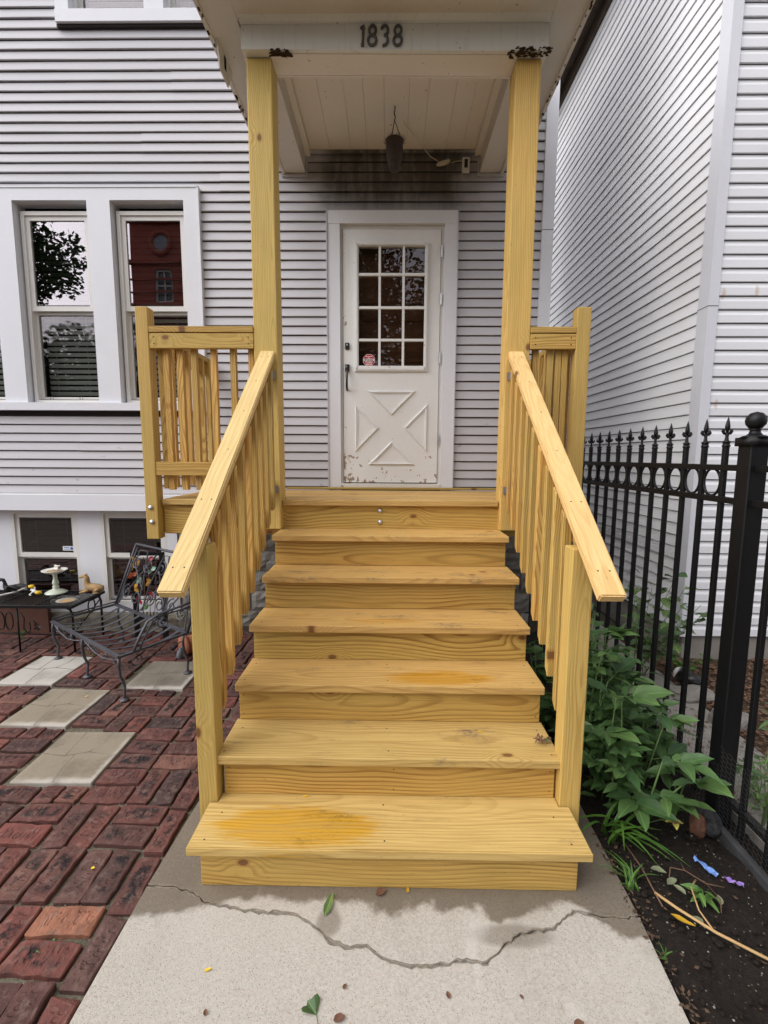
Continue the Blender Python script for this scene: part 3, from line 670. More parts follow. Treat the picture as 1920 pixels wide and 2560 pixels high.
while Z0+k*EXP < 5.55:
    z = Z0+k*EXP; k += 1
    segs = [(-4.8, 1.215)]
    for (a, b_, c, d) in trimholes:
        if c-0.02 < z+EXP/2 < d:
            ns = []
            for (p, q) in segs:
                if b_ <= p or a >= q: ns.append((p, q))
                else:
                    if a > p: ns.append((p, a))
                    if b_ < q: ns.append((b_, q))
            segs = ns
    # panel end laps, where vinyl lengths overlap
    out = []
    for (p, q) in segs:
        if q-p > 2.5: c = p+(q-p)*(0.45+0.4*((k//2*0.37) % 1)); out += [(p, c), (c-0.001, q)]
        else: out.append((p, q))
    for n_, (p, q) in enumerate(out):
        m4 = Matrix.Translation((p, YS-0.0025*(n_ % 2), z+sb.uniform(-0.0006, 0.0006))) @ Matrix.Diagonal((q-p, 1, 1, 1))
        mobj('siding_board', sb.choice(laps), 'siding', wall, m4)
b = MB(); b.box(1.213, 1.305, YS-0.035, YS+0.10, 1.20, 6.4); cb = b.obj('corner_board', 'trim', house)
b = MB(); b.box(1.2125, 1.3055, YS-0.0356, YS+0.0, 3.43, 3.434); b.obj('seam', 'gap', cb)
abox('frieze_board', -4.8, 1.215, YS-0.042, YS+0.06, 1.118, 1.262, 'trim', house)
b = MB(); b.box(-4.8, 1.21, YS-0.012, YS+0.05, 1.258, 1.27); b.obj('starter_strip', 'vinyl', house)
# --- windows of the main floor
YF = YS-0.045
b = MB(); b.box(-4.8, -1.566, YF, YS+0.09, 3.655, 3.75); b.obj('window_head_trim', 'trim', house)
b = MB(); b.box(-1.69, -1.574, YF, YS+0.09, 2.045, 3.655); b.obj('window_side_trim', 'trim', house)
b = MB(); b.box(-4.8, -1.572, YF-0.03, YS+0.02, 1.982, 2.045); b.obj('window_sill', 'trim', house)
b = MB(); b.box(-1.574, -1.562, YF-0.006, YS, 1.98, 3.756); b.box(-4.8, -1.562, YF-0.006, YS, 3.75, 3.757); b.obj('channel_trim', 'trim', house)
b = MB(); b.box(-4.8, -1.60, YS-0.008, YS+0.012, 1.957, 1.985); b.obj('under_sill_shade_and_seam', 'gap', house)
for (x0, x1) in ((-2.486, -2.275), (-3.29, -3.076)):
    b = MB(); b.box(x0+0.006, x1-0.016, YF-0.0, YS+0.10, 2.045, 3.655); b.obj('window_mullion', 'trim', house)
def sash_window(x0, x1, z0, z1, zm, y, par, upmat, lowmat, slatmat, nslat, open_low=False, blind_to=None, blind_y=None):
    w = frame('window', x0, x1, z0, z1, 0.03, y-0.02, y+0.06, 'vinyl', par)
    frame('upper_sash', x0+0.03, x1-0.03, zm-0.005, z1-0.03, 0.036, y-0.006, y+0.025, 'vinyl', w, 0.04)
    mobj('pane', rbox_mesh('pane', x1-x0-0.13, 0.004, z1-zm-0.10, 0), upmat, w, Matrix.Translation(((x0+x1)/2, y+0.008, (zm+z1)/2-0.004)))
    frame('lower_sash', x0+0.03, x1-0.03, z0+0.03, zm-0.006, 0.022, y+0.028, y+0.055, 'vinyl', w, 0.03)
    mobj('pane', rbox_mesh('pane', x1-x0-0.10, 0.004, zm-z0-0.08, 0), lowmat, w, Matrix.Translation(((x0+x1)/2, y+0.036, (zm+z0)/2+0.002)))
    b = MB(); b.box(x0+0.032, x1-0.032, y+0.012, y+0.018, z0+0.03, z0+0.038)
    for s_ in (0.22, 0.66): cx = x0+(x1-x0)*s_; b.tube([(cx-0.012, y+0.004, z0+0.037), (cx-0.012, y+0.004, z0+0.062), (cx+0.012, y+0.004, z0+0.062), (cx+0.012, y+0.004, z0+0.037)], 0.0022, 4)
    b.obj('screen_latch', 'black_plastic', w)
    zt = z1-0.05; zb = blind_to if blind_to is not None else z0+0.05; by = blind_y or y+0.10
    me = rbox_mesh('blind_slat', x1-x0-0.10, 0.004, (zt-zb)/nslat*0.66, 0)
    for i in range(nslat):
        mobj('blind_slat', me, slatmat, w, Matrix.Translation(((x0+x1)/2+0.01, by, zb+(i+0.5)*(zt-zb)/nslat)) @ Euler((R(14), 0, 0)).to_matrix().to_4x4())
    b = MB()
    for s_ in (0.25, 0.72): b.tube([(x0+(x1-x0)*s_, by-0.022, zb), (x0+(x1-x0)*s_, by-0.022, zt)], 0.0012, 4)
    b.obj('blind_cord', 'cord', w)
    return w
sash_window(-3.076, -2.486, 2.045, 3.60, 2.82, YS+0.035, house, 'glass_coated', 'glass_screen', 'blind', 30, blind_to=2.12)
sash_window(-2.275, -1.688, 2.045, 3.60, 2.82, YS+0.035, house, 'glass_coated', 'glass_screen', 'blind', 30, blind_to=2.12)
sash_window(-3.90, -3.29, 2.045, 3.60, 2.82, YS+0.035, house, 'glass_coated', 'glass_screen', 'blind', 30, blind_to=2.12)
# --- upper floor window, its foot only in view
b = MB(); b.box(-2.625, 0.0, YF-0.008, YS+0.05, 4.945, 5.032); b.box(-2.625, -2.52, YF, YS+0.05, 5.032, 6.3); b.box(-1.93, -1.78, YF+0.002, YS+0.05, 5.032, 6.3); b.box(-1.2, -1.1, YF, YS+0.05, 5.032, 6.3); b.obj('upper_window_trim', 'trim', house)
b = MB(); b.box(-2.63, 0, YS-0.03, YS+0.03, 4.925, 4.946); b.obj('upper_sill_shade_and_seam', 'gap', house)
sash_window(-2.52, -1.93, 5.033, 6.25, 5.66, YS+0.035, house, 'glass_coated', 'glass_screen', 'blind', 24, blind_to=5.05)
sash_window(-1.78, -1.2, 5.033, 6.25, 5.66, YS+0.035, house, 'glass_coated', 'glass_screen', 'blind', 24, blind_to=5.05)
# --- basement
YB = 2.60
bsm = MB()
for (a, b_, c, d) in rects_minus(-4.8, -1.93, 0.15, 1.2, [(-3.44, -2.83, 0.24, 1.105), (-2.62, -2.02, 0.24, 1.105), (-4.3, -3.65, 0.24, 1.105)]): bsm.box(a, b_, YB, YB+0.08, c, d)
bsm.obj('basement_trim', 'trim', house)
sash_window(-3.44, -2.83, 0.24, 1.105, 0.68, YB+0.02, house, 'glass_base', 'glass_base', 'blind_dark', 15)
wB = sash_window(-2.62, -2.02, 0.24, 1.105, 0.68, YB+0.02, house, 'glass_base', 'glass_base', 'blind_dark', 15)
sash_window(-4.3, -3.65, 0.24, 1.105, 0.68, YB+0.02, house, 'glass_base', 'glass_base', 'blind_dark', 15)
# alarm sticker on the basement glass
b = MB(); b.box(-2.995, -2.895, YB+0.018, YB+0.020, 0.735, 0.775); stk = b.obj('window_sticker', 'sign_white', house)
b = MB(); b.box(-2.985, -2.935, YB+0.0165, YB+0.0178, 0.760, 0.766); b.box(-2.985, -2.935, YB+0.0165, YB+0.0178, 0.745, 0.750)
b.tube([(-2.913, YB+0.0178, 0.755), (-2.913, YB+0.0165, 0.755)], 0.014, 14); b.obj('sticker_print', 'sign_blue', stk)
# stone foundation, block by block
fnd = abox('foundation', -1.93, 1.29, YB+0.02, YB+0.2, -0.05, 1.13, 'ledge', house, 0)
fr = random.Random(2)
for row in range(6):
    x = -1.93+(0 if row % 2 else -0.15); z0 = 0.0+row*0.187
    while x < 1.25:
        L = fr.uniform(0.26, 0.44); xa, xb = max(x, -1.925), min(x+L, 1.285)
        if xb-xa > 0.06:
            bm = bmesh.new(); bmesh.ops.create_grid(bm, x_segments=7, y_segments=5, size=0.5)
            for v in bm.verts:
                ex = max(abs(v.co.x), abs(v.co.y)); w = Vector((v.co.x*4+x*9, v.co.y*4+z0*9, row))
                hgt = (0.0 if ex > 0.49 else 0.022+0.022*mnoise.noise(w)+0.012*mnoise.noise(w*3))
                v.co = Vector((v.co.x*(xb-xa-0.012), -hgt, v.co.y*0.174))
            me = bpy.data.meshes.new('stone_block'); bm.to_mesh(me); bm.free()
            mobj('stone_block', me, 'stone', fnd, Matrix.Translation(((xa+xb)/2, YB+0.016, z0+0.093)))
        x += L
bm = bmesh.new(); bmesh.ops.create_grid(bm, x_segments=90, y_segments=6, size=0.5)
for v in bm.verts:
    x = -3.3+v.co.x*3.0; t_ = v.co.y+0.5
    w = Vector((x*7, t_*3, 0)); d = 0.025*mnoise.noise(w)+0.012*mnoise.noise(w*3)
    v.co = Vector((x, 2.62-0.085*math.sin(min(1, t_*1.5)*math.pi/2)*0+(-0.075+d if t_ < 0.6 else -0.075+0.08*(t_-0.6)/0.4+d), 0.155*min(1, t_/0.6)+0.03*max(0, t_-0.6)+d*0.4))
me = bpy.data.meshes.new('foundation_ledge'); bm.to_mesh(me); bm.free(); mobj('foundation_ledge', me, 'ledge', house)

# --- front door
b = MB(); b.box(-0.528, 0.531, YF, YS+0.05, 3.478, 3.576); b.box(-0.528, -0.425, YF+0.003, YS+0.05, 1.318, 3.478); b.box(0.429, 0.531, YF+0.003, YS+0.05, 1.318, 3.478); dt = b.obj('door_trim', 'trim', house)
b = MB(); b.box(-0.536, -0.528, YF-0.006, YS, 1.318, 3.580); b.box(0.531, 0.539, YF-0.006, YS, 1.318, 3.580); b.obj('trim_channel', 'siding', dt)
b = MB(); b.box(-0.425, -0.405, YS-0.008, YS+0.05, 1.33, 3.478); b.box(0.405, 0.429, YS-0.008, YS+0.05, 1.33, 3.478); b.box(-0.405, 0.405, YS-0.008, YS+0.05, 3.448, 3.478); b.obj('door_jamb', 'vinyl', dt)
abox('threshold', -0.424, 0.428, YS-0.05, YS+0.05, 1.326, 1.372, 'threshold', house)
YD = 2.502
dl = MB()
for (a, b_, c, d) in rects_minus(-0.401, 0.401, 1.382, 3.442, [(-0.273, 0.272, 2.363, 3.31)]): dl.box(a, b_, YD, YD+0.04, c, d)
door = dl.obj('door', 'door', house); tag(door, 'white half-glazed storm door with peeling paint at its foot')
b = MB(); b.box(-0.40, 0.40, YD-0.004, YD, 1.382, 1.50); b.obj('kick_plate', 'door', door)
fr_ = MB()
for (x0, x1, z0, z1) in ((-0.305, 0.300, 3.312, 3.342), (-0.305, 0.300, 2.317, 2.361), (-0.305, -0.274, 2.361, 3.312), (0.273, 0.300, 2.361, 3.312)): fr_.box(x0, x1, YD-0.016, YD+0.006, z0, z1)
for (x0, x1, z0, z1) in ((-0.29, 0.286, 3.318, 3.334), (-0.29, 0.286, 2.328, 2.348), (-0.297, -0.282, 2.33, 3.33), (0.279, 0.292, 2.33, 3.33)): fr_.box(x0, x1, YD-0.022, YD-0.015, z0, z1)
fr_.obj('glazing_frame', 'door', door)
b = MB()
for x in (-0.099, 0.098): b.box(x-0.010, x+0.010, YD-0.010, YD+0.012, 2.362, 3.311)
for z in (3.091, 2.83, 2.571): b.box(-0.273, 0.272, YD-0.0115, YD+0.0105, z-0.010, z+0.010)
b.obj('muntin', 'door', door)
xs = [-0.273, -0.099, 0.098, 0.272]; zs = [2.363, 2.571, 2.83, 3.091, 3.31]
for i in range(3):
    for j in range(4): mobj('pane', rbox_mesh('pane', xs[i+1]-xs[i], 0.004, zs[j+1]-zs[j], 0), 'glass_door', door, Matrix.Translation(((xs[i]+xs[i+1])/2, YD+0.016, (zs[j]+zs[j+1])/2)))
def molding(pts, w=0.02, y0=YD):          # raised triangular molding, mitred, with an inner bevel
    P = [Vector((p[0], p[1])) for p in pts]; c = sum(P, Vector((0, 0)))/3; b = MB()
    def inset(d):
        out = []
        for i in range(3):
            a, q, n = P[i-1], P[i], P[(i+1) % 3]; e1 = (q-a).normalized(); e2 = (n-q).normalized()
            bis = (e2-e1).normalized(); s_ = math.sqrt(max(1e-6, (1-e1.dot(-e2))/2)); out.append(q+bis*d/s_)
        return out
    rings = [[(p.x, y, p.y) for p in inset(d)] for d, y in ((0, y0), (0.002, y0-0.010), (w*0.45, y0-0.013), (w*0.62, y0-0.007), (w, y0-0.008), (w+0.002, y0))]
    vs = [q for r_ in rings for q in r_]; fs = []
    for k_ in range(len(rings)-1):
        for i in range(3): fs.append((k_*3+i, k_*3+(i+1) % 3, k_*3+3+(i+1) % 3, k_*3+3+i))
    b.add(vs, fs); return b.obj('panel_molding', 'door', door)
molding([(-0.200, 2.157), (0.209, 2.157), (0.006, 1.954)]); molding([(-0.303, 2.048), (-0.303, 1.642), (-0.102, 1.848)])
molding([(0.310, 2.050), (0.310, 1.644), (0.110, 1.849)]); molding([(0.007, 1.733), (-0.191, 1.535), (0.210, 1.535)])
abox('deadbolt', -0.386, -0.350, YD-0.014, YD, 2.494, 2.549, 'black_plastic', door, 0.004)
b = MB(); b.tube([(-0.370, YD-0.014, 2.53), (-0.370, YD-0.022, 2.53)], 0.008, 12); b.obj('lock_cylinder', 'steel', door)
b = MB(); b.box(-0.386, -0.350, YD-0.018, YD, 2.318, 2.372); b.tube([(-0.368, YD-0.02, 2.33), (-0.369, YD-0.05, 2.30), (-0.369, YD-0.055, 2.24), (-0.370, YD-0.045, 2.185), (-0.370, YD-0.005, 2.165)], [0.012, 0.010, 0.009, 0.009, 0.011], 8); b.obj('door_handle', 'black_plastic', door, True)
for z in (3.27, 2.90, 2.43, 1.75):
    b = MB(); b.tube([(0.409, YD-0.008, z-0.045), (0.409, YD-0.008, z+0.045)], 0.007, 8)
    for q in (-0.03, 0, 0.03): b.tube([(0.409, YD-0.008, z+q-0.001), (0.409, YD-0.008, z+q+0.001)], 0.0085, 8)
    b.obj('hinge', 'steel', door)
# alarm sticker in the glass
def octagon(cx, cz, r, y0, y1):
    b = MB(); b.prism([(cx+r*math.cos(R(22.5+45*i)), cz+r*math.sin(R(22.5+45*i))) for i in range(8)], 'y', y0, y1); return b
SX, SZ = -0.187, 2.411
st0 = octagon(SX, SZ, 0.053, YD+0.0095, YD+0.0105).obj('security_sticker', 'sign_white', house)
octagon(SX, SZ, 0.050, YD+0.0082, YD+0.0092).obj('sticker_field', 'sign_red', st0)
b = MB(); b.box(SX-0.0455, SX+0.0455, YD+0.0070, YD+0.0080, SZ-0.008, SZ+0.012); b.obj('sticker_band', 'sign_white', st0)
def text(name, body, size, loc, mat, parent, sx=1.0, ext=0.0004, bold=0.0):
    cu = bpy.data.curves.new(name, 'FONT'); cu.body = body; cu.size = size; cu.align_x = 'CENTER'; cu.align_y = 'CENTER'; cu.extrude = ext; cu.offset = bold
    o = bpy.data.objects.new(name, cu); COL.objects.link(o); dg = bpy.context.evaluated_depsgraph_get()
    me = bpy.data.meshes.new_from_object(o.evaluated_get(dg)); bpy.data.objects.remove(o); me.materials.clear()
    return mobj(name, me, mat, parent, Matrix.Translation(loc) @ Euler((math.pi/2, 0, 0)).to_matrix().to_4x4() @ Matrix.Diagonal((sx, 1, 1, 1)))
for body, dz, sz, mt, yy_ in (('Protected', 0.030, 0.014, 'sign_white', 0.0074), ('by', 0.019, 0.012, 'sign_white', 0.0074), ('Electronic', 0.002, 0.019, 'sign_black', 0.0062), ('Security', -0.017, 0.019, 'sign_white', 0.0074), ('System', -0.033, 0.018, 'sign_white', 0.0074)):
    text('sticker_lettering', body, sz, (SX, YD+yy_, SZ+dz), mt, st0, 0.95, 0.0003, 0.0006)
# inner wooden door seen through the glass
idr = abox('inner_door', -0.40, 0.40, YS+0.11, YS+0.15, 1.36, 3.44, 'old_wood', house)
for (x0, x1) in ((-0.31, -0.06), (0.06, 0.31)):
    for (z0, z1) in ((1.6, 2.3), (2.42, 2.78)): frame('panel', x0, x1, z0, z1, 0.02, YS+0.098, YS+0.11, 'old_wood', idr)
    mobj('upper_panel', rbox_mesh('upper_panel', 0.25, 0.012, 0.4, 0.004), 'old_wood', idr, Matrix.Translation(((x0+x1)/2, YS+0.105, 3.1)))

# --- canopy over the porch
can = thing_dummy = bpy.data.objects.new('porch_canopy', None)
place(can, Matrix.Translation((0, 2.0, 4.0)), house); tag(can, 'cream painted porch canopy with house number on its front beam')
ZB = 3.872
tilt = Matrix.Translation((0, 0, ZB)) @ Euler((0, 0.0085, 0)).to_matrix().to_4x4()
b = MB(); b.box(-0.858, 0.868, 1.368, 1.545, 0, 0.148); beam = b.obj('front_beam', 'beam_face', can, False, tilt)
b = MB(); b.box(-0.705, 0.715, 1.549, 1.562, -0.001, 0.03); b.obj('beam_molding', 'ceil', can, False, tilt)
b = MB(); b.box(-0.70, 0.71, 1.395, 1.543, -0.003, -0.0005); b.obj('beam_soffit_board', 'ceil', can, False, tilt)
for s_ in (-1, 1):
    b = MB(); xa, xb = sorted((s_*0.698, s_*0.872)); b.box(xa, xb, 1.548, YS-0.02, 3.862, 4.02); sbm = b.obj('side_beam', 'cream', can)
    b = MB(); xa, xb = sorted((s_*0.655, s_*0.697)); b.box(xa, xb, 1.56, YS-0.02, 3.99, 4.058); b.obj('crown_strip', 'ceil', sbm)
    b = MB(); xa, xb = sorted((s_*0.862, s_*0.885)); b.box(xa, xb, 1.55, YS-0.02, 3.850, 3.861); b.obj('beam_edge_strip', 'cream', sbm)
    b = MB(); xa, xb = sorted((s_*0.680, s_*0.695)); b.box(xa, xb, YS-0.035, YS-0.016, 3.838, 4.06); xa2, xb2 = sorted((s_*0.695, s_*0.89)); b.box(xa2, xb2, YS-0.035, YS-0.016, 3.838, 3.855); b.obj('wall_channel', 'siding', sbm)
    # overhanging soffit and fascia edge
    b = MB(); xa, xb = sorted((s_*0.874, s_*1.045)); b.box(xa, xb, 1.10, YS-0.016, 4.022, 4.05); b.obj('side_soffit', 'cream', can)
    b = MB(); xa, xb = sorted((s_*1.045, s_*1.068)); b.box(xa, xb, 1.10, YS-0.016, 4.008, 4.15); b.obj('fascia', 'cream', can)
    b = MB(); rr_ = random.Random(8+s_)
    for i in range(26):
        y = 1.12+rr_.random()*1.35; x = s_*(1.046+rr_.random()*0.02); q = rr_.uniform(0.002, 0.006)
        b.box(x-q, x+q, y-q*2.2, y+q*2.2, 4.004, 4.0078)
    tag(b.obj('peeled_spots', 'rot', can), kind='stuff')
b = MB(); b.box(-0.874, 0.874, 1.10, 1.366, 4.024, 4.05); b.obj('front_soffit', 'cream', can)
b = MB(); b.prism([(1.366, 4.024), (1.366, 4.004), (1.352, 4.006), (1.330, 4.024)], 'x', -0.86, 0.868); b.obj('crown_molding', 'beam_face', can)
b = MB(); b.box(-1.068, 1.068, 1.075, 1.099, 4.008, 4.15); b.obj('front_fascia', 'beam_face', can)
b = MB(); b.prism([(1.05, 4.152), (2.50, 4.55), (2.50, 4.58), (1.05, 4.19)], 'x', -1.1, 1.1); b.obj('roof', 'brown_fascia', can)
b = MB(); b.prism([(1.10, 4.052), (2.50, 4.052), (2.50, 4.545), (1.10, 4.16)], 'x', -1.06, 1.06); b.obj('roof_fill', 'cream', can)
cxs = [-0.655, -0.50, -0.33, -0.20, -0.06, 0.11, 0.24, 0.42, 0.55, 0.655]
for a, c in zip(cxs[:-1], cxs[1:]): abox('ceiling_board', a+0.0006, c-0.0006, 1.563, YS-0.02, 4.035, 4.05, 'ceil', can, 0.0014)
b = MB(); b.box(-0.70, 0.70, YS-0.034, YS-0.016, 4.012, 4.033); b.obj('wall_channel', 'siding', can)
# rot where the posts meet the beam
for (cx, wd, n_) in ((-0.635, 0.06, 36), (0.765, 0.115, 100)):
    b = MB(); rr_ = random.Random(int(cx*100)+200)
    for i in range(n_):
        x = cx+rr_.uniform(-wd, wd); q = rr_.uniform(0.004, 0.012); z = ZB-0.0085*x+rr_.uniform(-0.016, 0.012 if cx > 0 else 0.0); y = rr_.uniform(1.362, 1.40)
        b.add([(x-q*1.6, y, z-q*0.5), (x+q*1.6, y+rr_.uniform(-q, q), z-q*0.3), (x+q, y-q*0.6, z+q*0.5), (x-q, y-q*0.4, z+q*0.4), (x, y-0.01, z)], [(0, 1, 4), (1, 2, 4), (2, 3, 4), (3, 0, 4), (3, 2, 1, 0)])
    tag(b.obj('rotten_edge', 'rot', can), kind='stuff')
# house number digits, cast metal strokes
def arc(cx, cz, rx, rz, a0, a1, n=14): return [(cx+rx*math.cos(R(a0+(a1-a0)*i/n)), cz+rz*math.sin(R(a0+(a1-a0)*i/n))) for i in range(n+1)]
def digit(strokes, x, z, h, closed=()):
    b = MB()
    for i, s_ in enumerate(strokes):
        P = [(x+p[0]*h+0.10*(p[1]-0.5)*h*0.5, 1.362, z+p[1]*h) for p in s_]
        if i in closed: b.tube(P[:-1], 0.0075, 8, closed=True, flat=1)
        else: b.tube(P, 0.0075, 8)
    return b
eight = [arc(0, 0.755, 0.185, 0.245, 90, 450, 20), arc(0, 0.26, 0.225, 0.26, 90, 450, 20)]
three = [arc(-0.01, 0.755, 0.19, 0.245, 160, -62, 14)+[(-0.02, 0.53)], [(-0.02, 0.53)]+arc(-0.05, 0.27, 0.24, 0.27, 62, -100, 14)]
one = [[(-0.12, 0.84), (-0.04, 0.91), (0.03, 0.99), (0.03, 0.5), (0.03, 0.02)], [(-0.07, 0.0), (0.11, 0.02)]]
for k_, (d, cl_, x) in enumerate(((one, (), -0.173), (eight, (0, 1), -0.118), (three, (), -0.050), (eight, (0, 1), 0.024))):
    o = digit(d, x, 3.889-0.0085*x, 0.100, cl_).obj('house_number_digit', 'number_metal', can, True)
    tag(o, 'dark metal house number %s' % '1838'[k_])
# loose plate with a dark slot hanging at the left eave
plate = MB(); plate.prism([(1.47, 4.02), (1.50, 3.885), (1.65, 3.885), (1.70, 3.975), (1.72, 4.02)], 'x', -1.032, -1.024); plate = plate.obj('eave_plate', 'cream', can)
b = MB(); b.box(-1.0235, -1.0215, 1.575, 1.605, 3.94, 4.01); b.obj('slot', 'dark', plate)

# ------------------------------------------------------------------ PORCH: stairs, landing, rails, posts
R1, RISE, RUN = 0.1846, 0.19, 0.2421
TT = 0.037
porch = thing('wooden_porch', 'new yellow pine porch stairs with railings, landing and tall roof posts', 'stairs', (0, 0.7, 0))
def tz(k): return R1+k*RISE
for k in range(6):
    w = 1.48 if k == 0 else (1.432 if k == 1 else 1.42)
    y0 = k*RUN; y1 = y0+0.284
    mt = ('tread_low', 'wood_tread', 'tread_mid', 'tread_mid2', 'wood_tread', 'wood_tread')[k]
    dx = (-0.004, 0.004, 0, -0.002, 0.003, 0)[k]
    if k == 0:
        # notched round the newel posts
        bm = bmesh.new(); out = [(-0.74, -0.142), (0.74, -0.142), (0.74, 0.086), (0.699, 0.086), (0.699, 0.142), (-0.706, 0.142), (-0.706, 0.086), (-0.74, 0.086)]
        vs_ = [bm.verts.new((x, y, TT/2)) for x, y in out]; f = bm.faces.new(vs_); r_ = bmesh.ops.extrude_face_region(bm, geom=[f])
        bmesh.ops.translate(bm, vec=(0, 0, -TT), verts=[v for v in r_['geom'] if isinstance(v, bmesh.types.BMVert)])
        bmesh.ops.recalc_face_normals(bm, faces=bm.faces)
        bmesh.ops.bevel(bm, geom=[e for e in bm.edges if abs(e.verts[0].co.z-e.verts[1].co.z) < 1e-4], offset=0.004, segments=2, affect='EDGES')
        me = bpy.data.meshes.new('tread'); bm.to_mesh(me); bm.free()
        mobj('tread', me, mt, porch, Matrix.Translation((0, 0.142, tz(0)-TT/2)))
    else:
        x0, x1 = dx-w/2, dx+w/2
        if k == 1: x0, x1 = -0.7155, 0.712
        mobj('tread', rbox_mesh('tread', x1-x0, 0.284, TT, 0.0045), mt, porch, Matrix.Translation(((x0+x1)/2, (y0+y1)/2, tz(k)-TT/2)))
    # riser below this tread
    zb = 0.0 if k == 0 else tz(k-1)+0.001; zt = tz(k)-TT-0.0015; yr = k*RUN+0.032
    wr = (1.406, 1.385, 1.402, 1.398, 1.398, 1.398)[k]
    board('riser', (-wr/2, yr+0.016, (zb+zt)/2), (wr/2, yr+0.016, (zb+zt)/2), (0, 0, 1), zt-zb, 0.031, 'wood_riser', porch, 0.003)
    if k:
        b = MB()
        for sx in (-wr/2+0.02, 0.02, wr/2-0.02):
            for dz in (0.03, zt-zb-0.03): b.tube([(sx, yr+0.0015, zb+dz), (sx, yr-0.0012, zb+dz)], 0.0022, 6)
        b.obj('screw_head', 'black_iron', porch)
for k in range(6):
    b = MB(); sr = random.Random(90+k)
    for sx in (-0.675, -0.02, 0.665):
        for dy in (0.045, 0.215):
            x, y = sx+sr.uniform(-0.02, 0.02), k*RUN+dy+sr.uniform(-0.01, 0.01)
            if k == 0 and abs(sx) > 0.5 and dy > 0.1: y = 0.17
            b.tube([(x, y, tz(k)-0.004), (x, y, tz(k)+0.0004)], 0.0036, 8)
    tag(b.obj('screw_head', 'screw', porch), kind='stuff')
# rim joist (riser of the landing) and landing boards
ZL = tz(6); YL = 6*RUN-0.006
board('rim_joist', (-1.482, YL+0.048, ZL-TT-0.098), (1.13, YL+0.048, ZL-TT-0.098), (0, 0, 1), 0.19, 0.036, 'wood_riser', porch, 0.003)
for s_, xa in ((-1, -1.50), (1, 1.148)):
    board('rim_joist', (xa, YL+0.066, ZL-TT-0.098), (xa, 2.47, ZL-TT-0.098), (0, 0, 1), 0.19, 0.036, 'wood_riser', porch, 0.003)
for xj in (-1.1, -0.6, 0.0, 0.6):
    board('joist', (xj, YL+0.068, ZL-TT-0.098), (xj, 2.47, ZL-TT-0.098), (0, 0, 1), 0.18, 0.036, 'wood', porch, 0.003)
for i in range(7):
    y0 = YL+0.1475*i; y1 = y0+0.1435
    if y1 > 2.47: break
    if i == 0:
        segs = [(-1.478, -0.853, 0.014), (-0.695, 0.692, 0), (0.853, 1.125, 0.014)]
    else: segs = [(-1.49, 1.135, 0)]
    for (a, c, dz) in segs:
        mobj('deck_board', rbox_mesh('deck_board', c-a, y1-y0, TT, 0.004), 'wood_tread', porch, Matrix.Translation(((a+c)/2, (y0+y1)/2, ZL-TT/2)))
board('threshold_strip', (-0.885, 2.435, ZL+0.009), (0.90, 2.435, ZL+0.009), (0, 1, 0), 0.05, 0.018, 'wood', porch, 0.002)
for z in (1.255, 1.180):
    b = MB(); b.lathe([(0.016, 0), (0.016, 0.002), (0.0135, 0.008), (0.007, 0.012), (0.0, 0.0125)], (0, 0, 0), 14)
    n_ = 14*5
    for i in range(len(b.v)-n_, len(b.v)):
        x, y, zz_ = b.v[i]; b.v[i] = (-0.066+x, YL+0.030-zz_, z+y)
    b.obj('carriage_bolt', 'steel', porch, True)
for s_ in (-1, 1):          # sawtooth stringers, just inside the tread ends
    poly = [(0.07, 0.0)]
    for k in range(6): poly += [(k*RUN+0.066, tz(k)-TT-0.001), ((k+1)*RUN+0.064, tz(k)-TT-0.001)]
    poly += [(6*RUN+0.04, tz(5)-TT-0.002), (6*RUN+0.04, tz(5)-0.30), (0.45, 0.0)]
    b = MB(); xa, xb = sorted((s_*0.66, s_*0.696)); b.prism(poly, 'x', xa, xb); b.obj('stringer', 'wood_riser', porch)
# newels
for s_, x0, x1 in ((-1, -0.786, -0.7075), (1, 0.7005, 0.786)):
    board('newel_post', ((x0+x1)/2, 0.275, -0.004), ((x0+x1)/2, 0.275, 1.258), (1, 0, 0), x1-x0, 0.086, 'wood_post', porch, 0.005)
